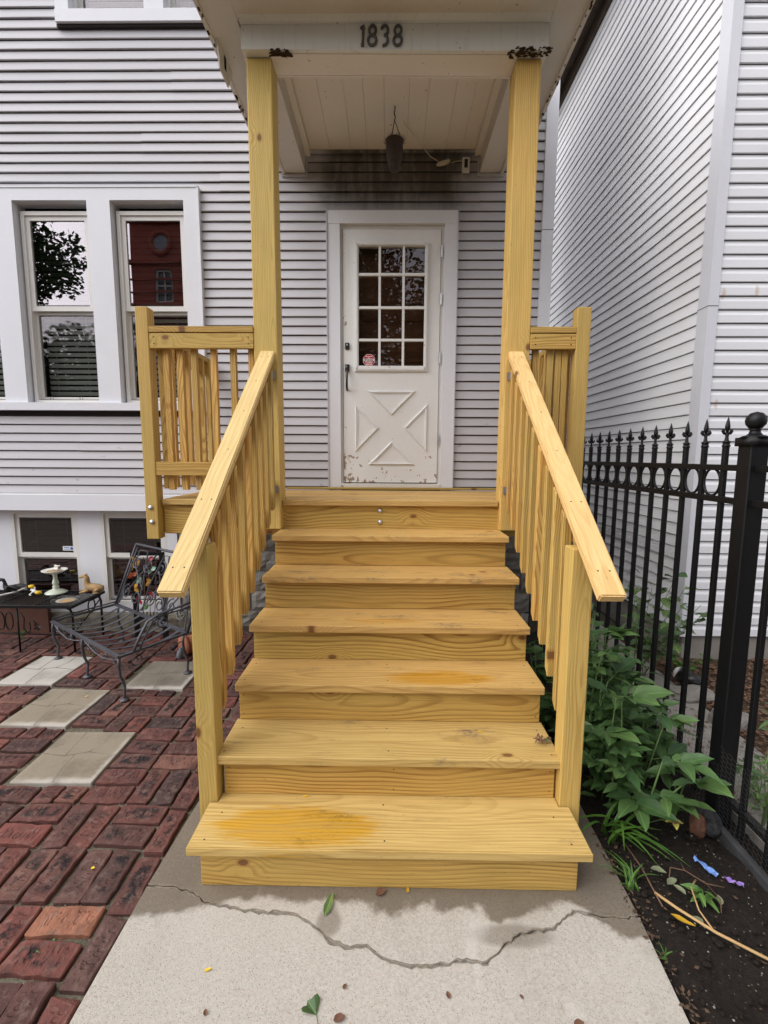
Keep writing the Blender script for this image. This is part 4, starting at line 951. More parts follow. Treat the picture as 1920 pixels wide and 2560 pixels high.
# stair railings
slope = RISE/RUN
def rail_z(y): return 1.148+(y-0.03)*0.792
rr_ = random.Random(4)
for s_ in (-1, 1):
    xc = s_*0.763
    ya, yb = 0.018, 1.415
    d = Vector((0, yb-ya, rail_z(yb)-rail_z(ya))).normalized(); nrm = Vector((0, -d.z, d.y))
    # cap with plumb-cut top end
    bm = bmesh.new(); bmesh.ops.create_cube(bm, size=1)
    L = (yb-ya)/d.y; bmesh.ops.scale(bm, vec=(L, 0.092, 0.038), verts=bm.verts)
    for v in bm.verts:
        if v.co.x > 0: v.co.x -= (v.co.z)*slope*-1.0*1.0
    bmesh.ops.bevel(bm, geom=list(bm.edges), offset=0.005, segments=2, affect='EDGES')
    me = bpy.data.meshes.new('stair_railing'); bm.to_mesh(me); bm.free()
    X = d; Y = Vector((-1, 0, 0)); Zv = X.cross(Y); m4 = Matrix((X, Y, Zv)).transposed().to_4x4()
    mid = Vector((xc, (ya+yb)/2, (rail_z(ya)+rail_z(yb))/2))-Zv*0.019; m4.translation = mid
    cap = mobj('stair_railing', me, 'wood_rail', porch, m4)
    b = MB()
    for i, t_ in enumerate((0.06, 0.26, 0.45, 0.63, 0.80, 0.96)):
        y = ya+(yb-ya)*t_
        for dx in ((-0.022, 0.02) if i in (0, 1, 5) else (0.005,)):
            c_ = Vector((xc+dx, y, rail_z(y))); b.tube([c_-Zv*0.004, c_+Zv*0.0005], 0.0034, 8)
    tag(b.obj('screw_head', 'screw', cap), kind='stuff')
    # upper and lower sloping rails behind the balusters
    for (off, nm) in ((0.10, 'upper_rail'), (0.80, 'lower_rail')):
        y0, y1 = 0.32, 1.413
        board(nm, (s_*0.770, y0, rail_z(y0)-off), (s_*0.770, y1, rail_z(y1)-off), (0, -d.z, d.y), 0.085, 0.036, 'wood', cap, 0.003)
    # balusters hang on the stair side of the rails, bevelled at the foot
    nbal = 9
    for i in range(nbal):
        y = 0.385+0.1165*i+rr_.uniform(-0.004, 0.004); zt = rail_z(y)-0.055; zb = rail_z(y)-0.905+rr_.uniform(-0.012, 0.012)
        bw = 0.036
        bm = bmesh.new(); bmesh.ops.create_cube(bm, size=1); L = zt-zb; bmesh.ops.scale(bm, vec=(L, bw, bw), verts=bm.verts)
        # local X up, local Y along world y, local Z = outwards
        for v in bm.verts:
            if v.co.x < 0: v.co.x += (0.5-(v.co.z*s_/bw))*0.0+(0.5+v.co.y/bw)*0.034
            else: v.co.x += v.co.y*0.79
        bmesh.ops.bevel(bm, geom=list(bm.edges), offset=0.0022, segments=1, affect='EDGES')
        me = bpy.data.meshes.new('baluster'); bm.to_mesh(me); bm.free()
        xb_ = s_*(0.7125+bw/2+0.001)
        m4 = Matrix((Vector((0, 0, 1)), Vector((0, 1, 0)), Vector((-1, 0, 0)))).transposed().to_4x4(); m4.translation = (xb_, y, (zt+zb)/2)
        mobj('baluster', me, 'wood_baluster', cap, m4)
    for z in (2.10, 1.397):
        b = MB(); xa, xb = sorted((s_*0.712, s_*0.733)); b.box(xa, xb, 1.409, 1.4125, z-0.022, z+0.022); xa, xb = sorted((s_*0.730, s_*0.733)); b.box(xa, xb, 1.375, 1.410, z-0.022, z+0.022)
        b.obj('bracket', 'steel', cap)
# roof posts
for s_ in (-1, 1):
    x0, x1 = sorted((s_*0.70, s_*0.846)); x0 -= 0.004*(s_ < 0)*0
    board('roof_post', ((x0+x1)/2, 1.489, tz(5)+0.002), ((x0+x1)/2, 1.489, ZB-0.0085*s_*0.77-0.004), (1, 0, 0), x1-x0, 0.142, 'wood_post', porch, 0.006)
# landing guards
def guard(x0, x1, yf, nbal, along='x', par=None, y1=None):
    pass
for s_, xo, bals in ((-1, -1.53, (-1.412, -1.324, -1.236, -1.113, -0.99, -0.875)), (1, 1.165, (0.895, 0.985, 1.035, 1.075))):
    post = board('guard_post', (xo, 1.452, 1.068 if s_ < 0 else 1.07), (xo, 1.452, 2.507), (1, 0, 0), 0.078 if s_ < 0 else 0.083, 0.085, 'wood_post', porch, 0.005)
    xa, xb = (xo+0.0395, -0.847) if s_ < 0 else (0.847, xo-0.042)
    cap = board('guard_rail', (xa, 1.447, 2.374), (xb, 1.447, 2.374), (0, 1, 0), 0.072, 0.037, 'wood', porch, 0.004)
    board('upper_rail', (xa, 1.432, 2.306), (xb, 1.432, 2.306), (0, 0, 1), 0.090, 0.036, 'wood', cap, 0.003)
    board('lower_rail', (xa, 1.432, 1.522), (xb, 1.432, 1.522), (0, 0, 1), 0.086, 0.036, 'wood', cap, 0.003)
    for xbal in bals:
        board('baluster', (xbal, 1.470, 1.385), (xbal, 1.470, 2.354), (0, 1, 0), 0.036, 0.036, 'wood_baluster', cap, 0.002)
    b = MB()
    for q in (xa+0.03, xb-0.03):
        for dz in (0.022, -0.018): b.tube([(q, 1.4145, 2.306+dz), (q, 1.4125, 2.306+dz)], 0.004, 6)
    b.obj('screw_head', 'black_iron', cap)
    # side guard back to the wall
    capS = board('guard_rail', (xo, 1.496, 2.374), (xo, 2.47, 2.374), (1, 0, 0), 0.088, 0.037, 'wood', porch, 0.004)
    board('upper_rail', (xo-s_*0.0-0.0, 1.496, 2.306), (xo, 2.47, 2.306), (0, 0, 1), 0.090, 0.036, 'wood', capS, 0.003)
    board('lower_rail', (xo, 1.496, 1.522), (xo, 2.47, 1.522), (0, 0, 1), 0.086, 0.036, 'wood', capS, 0.003)
    for i in range(7):
        y = 1.57+0.13*i
        board('baluster', (xo-s_*0.037, y, 1.385), (xo-s_*0.037, y, 2.354), (1, 0, 0), 0.036, 0.036, 'wood_baluster', capS, 0.002)
    if s_ < 0:
        for (bx, bz) in ((-1.534, 1.274), (-1.530, 1.181)):
            b = MB(); k0 = len(b.v); b.lathe([(0.016, 0), (0.016, 0.002), (0.0135, 0.008), (0.007, 0.012), (0.0, 0.0125)], (0, 0, 0), 14)
            for i in range(k0, len(b.v)): x, y, zz_ = b.v[i]; b.v[i] = (bx+x, 1.409-zz_, bz+y)
            b.obj('carriage_bolt', 'steel', post, True)
# yellow tag stapled to the joist
b = MB(); b.box(-1.258, -1.13, YL+0.0275, YL+0.0292, 1.165, 1.284); tg = b.obj('yellow_tag', 'yellow_tape', porch); tag(tg, 'yellow paper tag on the landing joist')
b = MB(); b.add([(-1.225, YL+0.0262, 1.262), (-1.14, YL+0.0262, 1.282), (-1.14, YL+0.0262, 1.235), (-1.215, YL+0.0262, 1.24)], [(0, 1, 2, 3)]); b.obj('tag_print', 'sign_black', tg)

# ------------------------------------------------------------------ things under the canopy
pl = thing('hanging_planter', 'dark empty coconut fibre pot hanging from the porch ceiling by three wires', 'planter', (0.013, 2.03, 3.61))
px, py = 0.013, 2.03
b = MB(); prof = [(0.012, 3.610), (0.028, 3.614), (0.042, 3.640), (0.054, 3.70), (0.060, 3.76), (0.061, 3.80), (0.063, 3.805), (0.063, 3.815), (0.056, 3.815), (0.050, 3.79), (0.0, 3.78)]
b.lathe([(r_, z) for r_, z in prof], (px, py, 0), 20); b.obj('pot', 'coco', pl, True)
b = MB(); q = random.Random(6)
for i in range(150):
    a = q.uniform(0, 6.28); r_ = 0.03+0.035*q.random(); x, y = px+r_*math.cos(a), py+r_*math.sin(a); dz = q.uniform(-0.02, 0.035)
    b.tube([(x, y, 3.80), (x+0.012*math.cos(a)+q.uniform(-.01, .01), y+0.012*math.sin(a), 3.815+dz)], [0.0016, 0.0006], 3)
tag(b.obj('fibre', 'coco', pl), kind='stuff')
b = MB()
for i in range(3): a = R(10+120*i); b.tube([(px+0.06*math.cos(a), py+0.06*math.sin(a), 3.80), (px, py, 3.945)], 0.0028, 5)
b.tube([(px, py, 3.945), (px+0.004, py, 3.965), (px-0.003, py, 3.99), (px+0.002, py, 4.02), (px, py, 4.036)], 0.0042, 6)
b.obj('hanger', 'black_iron', pl)
dv = thing('wall_sensor', 'small cream plastic box with dark window and coiled cord above the door', 'device', (0.585, 2.49, 3.86))
abox('case', 0.556, 0.615, 2.476, 2.504, 3.862, 3.972, 'grey_metal', dv, 0.005); b = MB(); b.box(0.572, 0.598, 2.4735, 2.4765, 3.892, 3.955); b.obj('screen', 'black_plastic', dv)
b = MB()
P = [(0.079, 2.17, 4.034), (0.10, 2.22, 4.028), (0.15, 2.27, 4.01), (0.22, 2.36, 3.985), (0.30, 2.46, 3.965), (0.37, 2.488, 3.942), (0.40, 2.49, 3.935)]
b.tube(P, 0.0028, 5); b.tube([(0.47, 2.49, 3.935), (0.50, 2.49, 3.945), (0.53, 2.49, 3.948), (0.558, 2.488, 3.946)], 0.0028, 5)
for i in range(5):
    t_ = i*0.4; b.tube([(0.405+0.055*math.cos(R(a))*(1-0.06*i)+0.0, 2.486-0.002*i, 3.932+(0.018-0.002*i)*math.sin(R(a)+0.3*i)+0.24*(0.055*math.cos(R(a)))) for a in range(0, 360, 24)], 0.0027, 5, closed=True)
b.obj('cord', 'cord', dv)

# ------------------------------------------------------------------ NEIGHBOUR HOUSE
NX, NY = 2.285, 2.0
nh = thing('white_house', 'tall white vinyl sided house standing close beside the porch', 'house', (NX+2, 5, 0))
b = MB(); b.box(NX+0.015, 9, NY+0.015, 14, 0.215, 6.6); core = b.obj('wall', plain('white_lap_shade', (0.10, 0.10, 0.10), 0.9), nh)  # dark backing colours in the shade under each lap
NE = 0.0943
side_laps = [lap_mesh('siding_board', [(0, 0.006), (-0.012, 0.006), (-0.013, 0.009), (-0.002, NE), (0, NE)], 'y', 20+i, 40, 1.6) for i in range(6)]
front_laps = [lap_mesh('siding_board', [(0, 0.007), (-0.014, 0.007), (-0.015, 0.010), (-0.0135, 0.060), (-0.003, 0.080), (-0.001, NE), (0, NE)], 'x', 40+i, 30, 1.0) for i in range(4)]
z = 0.235; k = 0
while z < 6.45:
    if not (0.80 < z+0.03 < 0.90):
        # side wall: slightly sagging vinyl lengths, with lap joints
        cut = 2.1+1.2+((k*0.618) % 1)*3.0
        mobj('siding_board', sb.choice(side_laps), 'siding_white', core, Matrix.Translation((NX+0.014, NY+0.10, z)) @ Matrix.Diagonal((1, cut-NY-0.10, 1, 1)))
        mobj('siding_board', sb.choice(side_laps), 'siding_white', core, Matrix.Translation((NX+0.0155, cut-0.002, z+0.0008)) @ Matrix.Diagonal((1, 13.9-cut, 1, 1)))
    mobj('siding_board', sb.choice(front_laps), 'siding_front', core, Matrix.Translation((NX+0.055, NY+0.014, z-0.02)) @ Matrix.Diagonal((6.0, 1, 1, 1)))
    z += NE; k += 1
b = MB()
for i, zz_ in enumerate((0.808, 0.838, 0.868)): b.box(NX-0.004+0.004*i, NX+0.015, NY+0.10, 13.9, zz_, zz_+0.026)
b.obj('belly_band', 'siding_white', nh)
b = MB(); b.box(NX-0.012, NX+0.06, NY-0.012, NY+0.012, 0.22, 6.5); b.box(NX-0.012, NX+0.013, NY+0.012, NY+0.105, 0.22, 6.5); cbn = b.obj('corner_post', 'trim', nh)
b = MB(); b.box(NX-0.0135, NX+0.0605, NY-0.0135, NY, 2.69, 2.694); b.box(NX-0.0135, NX, NY, NY+0.106, 2.69, 2.694); b.obj('seam', 'gap', cbn)
b = MB(); b.box(NX+0.03, 9, NY+0.03, 14, -0.06, 0.216); b.obj('foundation', 'concrete_old', nh)
b = MB(); b.box(1.98, 9.3, NY-0.35, 14.2, 6.50, 6.56); nev = b.obj('eave', 'brown_fascia', nh)
b = MB(); b.box(1.94, 1.98, NY-0.35, 14.2, 6.46, 6.66); b.obj('gutter', 'brown_fascia', nh)
b = MB(); b.prism([(1.94, 6.56), (5.6, 9.0), (9.3, 6.56)], 'y', NY-0.35, 14.2); b.obj('roof', 'brown_fascia', nh)
b = MB(); b.box(NX-0.02, NX+0.014, NY+0.1, 13.9, 6.36, 6.50); b.obj('frieze', 'brown_fascia', nh)

# ------------------------------------------------------------------ IRON FENCE
FX = 1.475
fence = thing('iron_fence', 'black iron fence with spear finials, ring row and square ball-topped post', 'fence', (FX, 0.8, 0))
def spear_mesh():
    b = MB()
    b.lathe([(0.0145, 0.0), (0.0165, 0.003), (0.0165, 0.008), (0.0135, 0.010), (0.0135, 0.018), (0.0165, 0.020), (0.0165, 0.025), (0.009, 0.028), (0.0065, 0.045), (0.009, 0.060)], (0, 0, 0), 8)
    b.lathe([(0.004, 0.058), (0.012, 0.082), (0.0125, 0.090), (0.008, 0.110), (0.0, 0.135)], (0, 0, 0), 4, 1, 1)
    for s_ in (-1, 1):
        b.tube([(0, 0, 0.060), (0, s_*0.014, 0.058), (0, s_*0.021, 0.068), (0, s_*0.018, 0.079)], [0.005, 0.005, 0.0055, 0.003], 5)
        b.tube([(0, 0, 0.060), (s_*0.014, 0, 0.058), (s_*0.021, 0, 0.068), (s_*0.018, 0, 0.079)], [0.005, 0.005, 0.0055, 0.003], 5)
    return b.mesh('finial', True)
spear = spear_mesh()
pick = rbox_mesh('picket', 0.021, 0.021, 1.66, 0.002, 1)
ring = MB(); ring.tube([(0, 0.054*math.cos(R(a)), 0.062*math.sin(R(a))) for a in range(0, 360, 18)], 0.0062, 6, closed=True, flat=1.0); ring = ring.mesh('ring', True)
ys = [0.555+0.1385*k for k in range(14)]+[0.262-0.1385*k for k in range(7)]
for y in ys:
    p = mobj('picket', pick, 'black_iron', fence, Matrix.Translation((FX, y, 0.02+0.83)))
    mobj('finial', spear, 'black_iron', p, Matrix.Translation((FX, y, 1.655)))
for ya, yb in ((0.435, 2.42), (-0.62, 0.362)):
    for z in (1.568, 1.427, 0.14):
        b = MB(); b.box(FX-0.016, FX+0.016, ya, yb, z-0.010, z+0.010); b.box(FX-0.014, FX+0.014, ya, yb, z-0.016, z-0.010); b.obj('rail', 'black_iron', fence)
for y in [0.555+0.1385*(k+0.5) for k in range(13)]+[0.485]+[0.262-0.1385*(k+0.5) for k in range(6)]:
    if abs(y-0.485) < 1e-6: continue
    mobj('ring', ring, 'black_iron', fence, Matrix.Translation((FX, y, 1.4975)))
for y in (0.398, -0.66):
    ps = abox('fence_post', 1.438, 1.512, y-0.037, y+0.037, -0.1, 1.66, 'black_iron', fence, 0.004)
    b = MB(); b.box(1.430, 1.520, y-0.045, y+0.045, 1.655, 1.69)
    b.lathe([(0.052, 1.69), (0.040, 1.697), (0.028, 1.700), (0.020, 1.710), (0.018, 1.718), (0.026, 1.724)], (FX, y, 0), 16)
    b.lathe([(0.004, 1.722), (0.022, 1.727), (0.034, 1.742), (0.037, 1.757), (0.034, 1.772), (0.022, 1.787), (0.0, 1.794)], (FX, y, 0), 18)
    b.obj('ball_cap', 'black_iron', ps, True)
# chicken wire along the foot of the fence
b = MB(); cs = 0.024; hx = FX-0.024; rows = 17; cols = int(2.6/cs)
for i in range(cols):
    for j in range(rows):
        y0 = -0.35+i*cs; z0 = 0.01+j*cs*0.87+(0.435*cs if i % 2 else 0)
        wv = lambda y_, z_: (hx-0.012+0.012*mnoise.noise(Vector((y_*6, z_*6, 2))), y_, z_-0.03*max(0, y_-0.4)*0)
        pts = [(y0, z0), (y0+cs*0.33, z0+cs*0.435), (y0+cs, z0+cs*0.435)]
        for (p, q) in ((pts[0], pts[1]), (pts[0], (y0+cs*0.33, z0-cs*0.435)), (pts[1], pts[2])):
            b.tube([wv(*p), wv(*q)], 0.00055, 3, cap=False)
net = b.obj('wire_netting', plain('netting_wire', (0.10, 0.10, 0.095), 0.5, 0.4, 0.3), fence); tag(net, kind='stuff')

# ------------------------------------------------------------------ PLANTS
def leaf_mesh(name, L, Wd, fold, droop, n=7, seed=0):
    r = random.Random(seed); vs = []; fs = []
    for i in range(n+1):
        t = i/n; w = Wd*0.5*(math.sin(math.pi*min(1, t**0.78))**0.85)*(1 if t < 1 else 0)+0.0004
        x = L*t; zc = -droop*L*t*t+0.01*L*math.sin(t*9+seed)
        e = 0.12*w*math.sin(t*14+seed)
        vs += [(x, -w, zc+fold*w+e), (x, -w*0.5, zc+fold*w*0.35), (x, 0, zc), (x, w*0.5, zc+fold*w*0.35), (x, w, zc+fold*w-e)]
    for i in range(n):
        for k in range(4): a = i*5+k; fs.append((a, a+1, a+6, a+5))
    me = bpy.data.meshes.new(name); me.from_pydata(vs, [], fs); me.update()
    for p in me.polygons: p.use_smooth = True
    return me
def ground_leaf(name, me, mat, parent, base, direction, rollA=0.0, sc=1.0):
    X = Vector(direction).normalized(); Zg = Vector((0, 0, 1)); Y = Zg.cross(X); Y = Y.normalized() if Y.length > 1e-4 else Vector((0, 1, 0)); Zv = X.cross(Y)
    m4 = Matrix((X, Y, Zv)).transposed().to_4x4() @ Matrix.Rotation(rollA, 4, 'X') @ Matrix.Scale(sc, 4); m4.translation = base
    return mobj(name, me, mat, parent, m4)
pr = random.Random(21)
pe_leaves = [leaf_mesh('leaf', 0.130+0.022*(i % 3), 0.062+0.010*(i % 2), 0.22+0.1*(i % 3), 0.06+0.20*(i % 4)/3, 8, i) for i in range(8)]
peony = thing('peony_plant', 'leafy dark green peony bush between the stairs and the iron fence', 'plant', (1.15, 0.75, 0))
stems = MB(); nl = 0
def compound(base, d, size, par, mat, nmax=300):
    global nl
    d = Vector(d).normalized(); side = d.cross(Vector((0, 0, 1))); side = side.normalized() if side.length > 1e-3 else Vector((1, 0, 0))
    tip = Vector(base)+d*0.07*size
    stems.tube([base, tip], [0.0028, 0.0018], 4)
    for (a, s_, k_) in ((0, 1.0, 0), (0.75, 0.9, 0), (-0.75, 0.9, 0), (1.35, 0.7, 0.35), (-1.35, 0.7, 0.35)):
        if nl >= nmax: return
        dd = (d*math.cos(a)+side*math.sin(a)); dd.z += pr.uniform(-0.10, 0.28)
        ground_leaf('leaf', pr.choice(pe_leaves), mat, par, tip-d*0.045*size*k_*2, dd, pr.uniform(-0.5, 0.5), size*s_*pr.uniform(0.8, 1.1)); nl += 1
for i in range(30):
    by = 0.36+0.80*((i*0.618) % 1); bx = 0.95+pr.uniform(0.02, 0.36)
    if by < 0.60: bx = 0.97+pr.uniform(0, 0.22)
    hgt = pr.uniform(0.24, 0.52)+0.24*max(0, min(1, (by-0.40)/0.5))
    lean = Vector((pr.uniform(-0.08, 0.09), pr.uniform(-0.15, 0.04), hgt))
    p0 = Vector((bx, by, -0.03)); p1 = p0+lean*0.5+Vector((0, 0, 0.02)); p2 = p0+lean
    stems.tube([p0, p1, p2], [0.0055, 0.0045, 0.003], 5)
    for lv in range(2):
        q = p0.lerp(p2, 0.55+0.45*lv); a = pr.uniform(0, 6.28)
        if pr.random() < 0.75: a = pr.uniform(math.pi*0.95, math.pi*1.9)
        compound(q, (math.cos(a), math.sin(a), pr.uniform(0.05, 0.5) if lv < 1 else pr.uniform(0.3, 0.9)), pr.uniform(0.75, 1.05), peony, 'leaf')
stems.obj('stem', 'stem', peony, True)
fol = MB()                      # the small inner leaves behind the leaves one can pick out
for i in range(520):
    me = pr.choice(pe_leaves); a = pr.uniform(0, 6.28); y = pr.uniform(0.38, 1.25); top = 0.36+0.28*max(0, min(1, (y-0.40)/0.5))
    X = Vector((math.cos(a), math.sin(a), pr.uniform(-0.3, 0.5))).normalized(); Yv = Vector((0, 0, 1)).cross(X).normalized()
    m4 = Matrix((X, Yv, X.cross(Yv))).transposed().to_4x4() @ Matrix.Rotation(pr.uniform(-.6, .6), 4, 'X') @ Matrix.Scale(pr.uniform(0.4, 0.75), 4); m4.translation = (pr.uniform(0.93, 1.32), y, pr.uniform(0.03, top))
    fol.add([m4 @ v.co for v in me.vertices], [tuple(p.vertices) for p in me.polygons])
me = bpy.data.meshes.new('inner_foliage'); me.from_pydata(fol.v, [], fol.f); me.update()
for p in me.polygons: p.use_smooth = True
tag(mobj('inner_foliage', me, 'leaf', peony), kind='stuff')
# strap leaves at the walk edge
def strap(name, base, d, L, wd, mat, par, arch=0.6):
    d = Vector((d[0], d[1], 0)).normalized(); s_ = Vector((-d.y, d.x, 0)); b = MB(); n = 8; vs = []; fs = []
    for i in range(n+1):
        t = i/n; p = Vector(base)+d*L*(0.15*t+arch*t*t)+Vector((0, 0, L*(0.95*t-0.75*arch*t**2.2))); w = wd*(1-t**2.5)*0.5+0.0006
        vs += [p-s_*w+Vector((0, 0, w*0.5)), p, p+s_*w+Vector((0, 0, w*0.5))]
    for i in range(n): k_ = i*3; fs += [(k_, k_+1, k_+4, k_+3), (k_+1, k_+2, k_+5, k_+4)]
    b.add(vs, fs); return b.obj(name, mat, par, True)
def clump(label, x, y, n, L, wd, seed, mat='grass', spread=0.05, cat='plant', name='strap_leaf_plant', bias=None):
    q = random.Random(seed); t = thing(name, label, cat, (x, y, -0.02))
    for i in range(n):
        a = q.uniform(0, 6.28)
        if bias is not None: a = bias+q.gauss(0, 0.9)
        strap('blade', (x+q.uniform(-spread, spread), y+q.uniform(-spread, spread), -0.03), (math.cos(a), math.sin(a)), L*q.uniform(0.6, 1.1), wd, mat, t, q.uniform(0.35, 0.95))
    return t
clump('long green strap leaves leaning over the soil at the foot of the peony', 0.975, 0.30, 16, 0.30, 0.016, 3, bias=-1.2)
clump('tuft of bright green grass growing at the edge of the concrete walk', 0.93, 0.075, 15, 0.13, 0.008, 4, spread=0.025, cat='grass', name='grass_tuft')
clump('tiny grass sprig between concrete and soil below the grass tuft', 0.905, -0.185, 6, 0.07, 0.005, 9, spread=0.012, cat='grass', name='grass_sprig')
clump('short grass tuft growing by the fence post foot', 1.36, 0.50, 12, 0.16, 0.007, 13, spread=0.05, cat='grass', name='grass_tuft')
clump('small weed sprouting beside the pale stamped brick', -1.155, -0.195, 9, 0.055, 0.009, 10, spread=0.03, cat='weed', name='brick_weed')
clump('green weed growing against the foundation behind the table', -3.30, 2.44, 12, 0.10, 0.012, 12, spread=0.05, cat='weed', name='wall_weed')
clump('thin weed between bricks beneath the iron settee', -2.42, 2.0, 7, 0.09, 0.010, 14, spread=0.03, cat='weed', name='patio_weed')
def leafy(name, label, pts, nleaf, mesh_list, mat, seed, size=1.0, spread=0.08, cat='plant', thick=0.004, stemmat='stem', up_=0.2):
    q = random.Random(seed); t = thing(name, label, cat, pts[0][0]); b = MB()
    for P in pts: b.tube(P, [thick*(1-0.6*i/(len(P)-1)) for i in range(len(P))], 5)
    b.obj('stem', stemmat, t, True)
    for i in range(nleaf):
        P = q.choice(pts); f = q.uniform(0.3, 1.0)*(len(P)-1); i0 = min(int(f), len(P)-2); p = Vector(P[i0]).lerp(Vector(P[i0+1]), f-i0)
        a = q.uniform(0, 6.28); d = Vector((math.cos(a), math.sin(a), q.uniform(-0.4, up_+0.2)))
        ground_leaf('leaf', q.choice(mesh_list), mat, t, p+Vector((q.uniform(-1, 1), q.uniform(-1, 1), q.uniform(-0.5, 0.5)))*spread*0.5, d, q.uniform(-0.6, 0.6), size*q.uniform(0.6, 1.15))
    return t
round_leaves = [leaf_mesh('leaf', 0.085, 0.055, 0.15, 0.25, 6, 20+i) for i in range(4)]
small_leaves = [leaf_mesh('leaf', 0.05, 0.024, 0.2, 0.2, 5, 30+i) for i in range(3)]
long_leaves = [leaf_mesh('leaf', 0.13, 0.022, 0.3, 0.35, 7, 40+i) for i in range(3)]
def bush_pts(x, y, n, h, sx, sy, seed):
    q = random.Random(seed); out = []
    for i in range(n):
        ex, ey = x+q.uniform(-sx, sx), y+q.uniform(-sy, sy); hh = h*q.uniform(0.6, 1.05)
        out.append([(x+q.uniform(-0.1, 0.1)*sx*3, y+q.uniform(-0.1, 0.1)*sy*3, -0.02), ((x+ex)/2, (y+ey)/2, hh*0.55), (ex, ey, hh)])
    return out
leafy('wild_shrub', 'loose pale green shrub growing behind the iron fence against the white house', bush_pts(1.78, 1.72, 9, 0.82, 0.28, 0.42, 5), 120, round_leaves, 'leaf_dull', 6, 1.05, 0.10)
leafy('vine_plant', 'low broad leaved vine behind the handrail end by the fence', bush_pts(1.36, 1.62, 7, 0.62, 0.12, 0.30, 8), 70, round_leaves, 'leaf_dull', 7, 1.1, 0.10)
leafy('under_porch_fern', 'dark leafy plant growing under the porch landing', bush_pts(-0.75, 1.95, 7, 0.38, 0.30, 0.25, 9), 70, round_leaves, 'leaf', 17, 0.9, 0.10)
leafy('under_stair_plant', 'dark green foliage showing through the gap beside the right balusters', bush_pts(0.88, 1.05, 8, 0.50, 0.10, 0.35, 19), 90, pe_leaves, 'leaf', 18, 0.75, 0.10)
leafy('tall_weed', 'tall thin weed with long narrow leaves outside the fence post', [[(1.62, 0.33, 0), (1.63, 0.32, 0.25), (1.60, 0.30, 0.50), (1.585, 0.29, 0.62)]], 22, long_leaves, 'leaf_dull', 22, 0.95, 0.02, thick=0.007)
leafy('feathery_weed', 'fine bright green weeds growing at the outside foot of the fence', bush_pts(1.70, 0.42, 12, 0.24, 0.14, 0.30, 33), 130, small_leaves, 'leaf_light', 23, 0.7, 0.08)
leafy('ground_creeper', 'bright green creeping weeds behind the peony at the fence base', bush_pts(1.42, 0.85, 12, 0.20, 0.10, 0.30, 34), 110, small_leaves, 'leaf_light', 24, 0.8, 0.08)
leafy('seedling', 'small bright green seedling with broad leaves on the bare soil', [[(1.16, 0.02, -0.02), (1.16, 0.02, 0.02)]], 15, [leaf_mesh('leaf', 0.06, 0.024, 0.2, 0.35, 5, 50)], 'leaf_light', 25, 0.9, 0.02)
leafy('path_plant', 'broad leaved weed at the corner of the white house', bush_pts(2.12, 1.72, 5, 0.28, 0.12, 0.15, 40), 40, round_leaves, 'leaf_light', 26, 0.9, 0.08)
# a drying peony flower and an old seed head caught on the steps
fl = thing('faded_flower', 'pale yellow faded peony seed head among the lowest leaves', 'flower', (1.17, 0.22, 0.13))
b = MB(); b.lathe([(0.0, 0.12), (0.010, 0.124), (0.013, 0.135), (0.009, 0.146), (0.0, 0.149)], (1.17, 0.22, 0), 8); b.obj('seed_head', 'leaf_brown', fl, True)
b = MB(); b.tube([(1.13, 0.36, 0.0), (1.15, 0.28, 0.09), (1.17, 0.22, 0.128)], 0.0025, 5); b.obj('stalk', 'stem', fl)
pet = leaf_mesh('petal', 0.035, 0.024, 0.4, 0.3, 5, 60)
for i in range(4): a = i*1.45; ground_leaf('petal', pet, 'petal_pale', fl, (1.17, 0.22, 0.128), (math.cos(a), math.sin(a), 0.15), 0, 1.0)
dh = thing('dried_seed_pod', 'dried brown peony seed pod lying on the second tread by the newel', 'seed pod', (0.655, 0.36, tz(1)))
b = MB()
for i in range(7):
    a = i*0.9; b.tube([(0.655, 0.36, tz(1)+0.012), (0.655+0.018*math.cos(a), 0.36+0.018*math.sin(a), tz(1)+0.02+0.006*(i % 3)), (0.655+0.03*math.cos(a), 0.36+0.03*math.sin(a), tz(1)+0.008+0.006*(i % 2))], [0.003, 0.005, 0.001], 4)
b.tube([(0.655, 0.36, tz(1)+0.010), (0.68, 0.365, tz(1)+0.016), (0.705, 0.37, tz(1)+0.02)], 0.002, 4)
b.obj('pod', 'twig', dh)
for i in range(4): ground_leaf('dry_leaf', small_leaves[i % 3], 'leaf_brown' if i % 2 else 'leaf', dh, (0.67+0.006*i, 0.362, tz(1)+0.014), (1, -0.4+0.5*i, 0.25), 0.4*i, 0.6)

# ------------------------------------------------------------------ LITTER
def flatleaf(name, label, cat, pos, L, wd, ang, mat, shape='leaf', curl=0.25, group=None):
    if shape == 'fan':
        b = MB(); n = 9; vs = [(0, 0, 0.0)]; fs = []
        for i in range(n): a = R(-48+96*i/(n-1)); r_ = L*(1-0.10*math.cos(i*2.4)); vs.append((r_*math.cos(a), r_*math.sin(a), 0.004+0.006*math.sin(i)))
        for i in range(n-1): fs.append((0, i+1, i+2))
        b.add(vs, fs); b.tube([(0, 0, 0.0015), (-L*0.5, 0.01, 0.003), (-L*0.9, -0.004, 0.002)], 0.0011, 4); me = b.mesh(name)
    else:
        me = leaf_mesh(name, L, wd, curl, -0.1, 6, int(abs(pos[0])*1000) % 17)
    o = mobj(name, me, mat, None, Matrix.Translation(pos) @ Euler((0, 0, ang)).to_matrix().to_4x4()); return tag(o, label, cat, group)
flatleaf('fallen_leaf', 'green fan shaped ginkgo leaf lying on the concrete walk', 'leaf', (-0.205, -0.372, 0.003), 0.045, 0.04, 2.3, 'leaf_dull', 'fan')
flatleaf('fallen_leaf', 'withered green and brown leaf sprig on the concrete by the crack', 'leaf', (-0.222, -0.082, 0.003), 0.085, 0.028, 1.35, 'leaf_dull', curl=0.5)
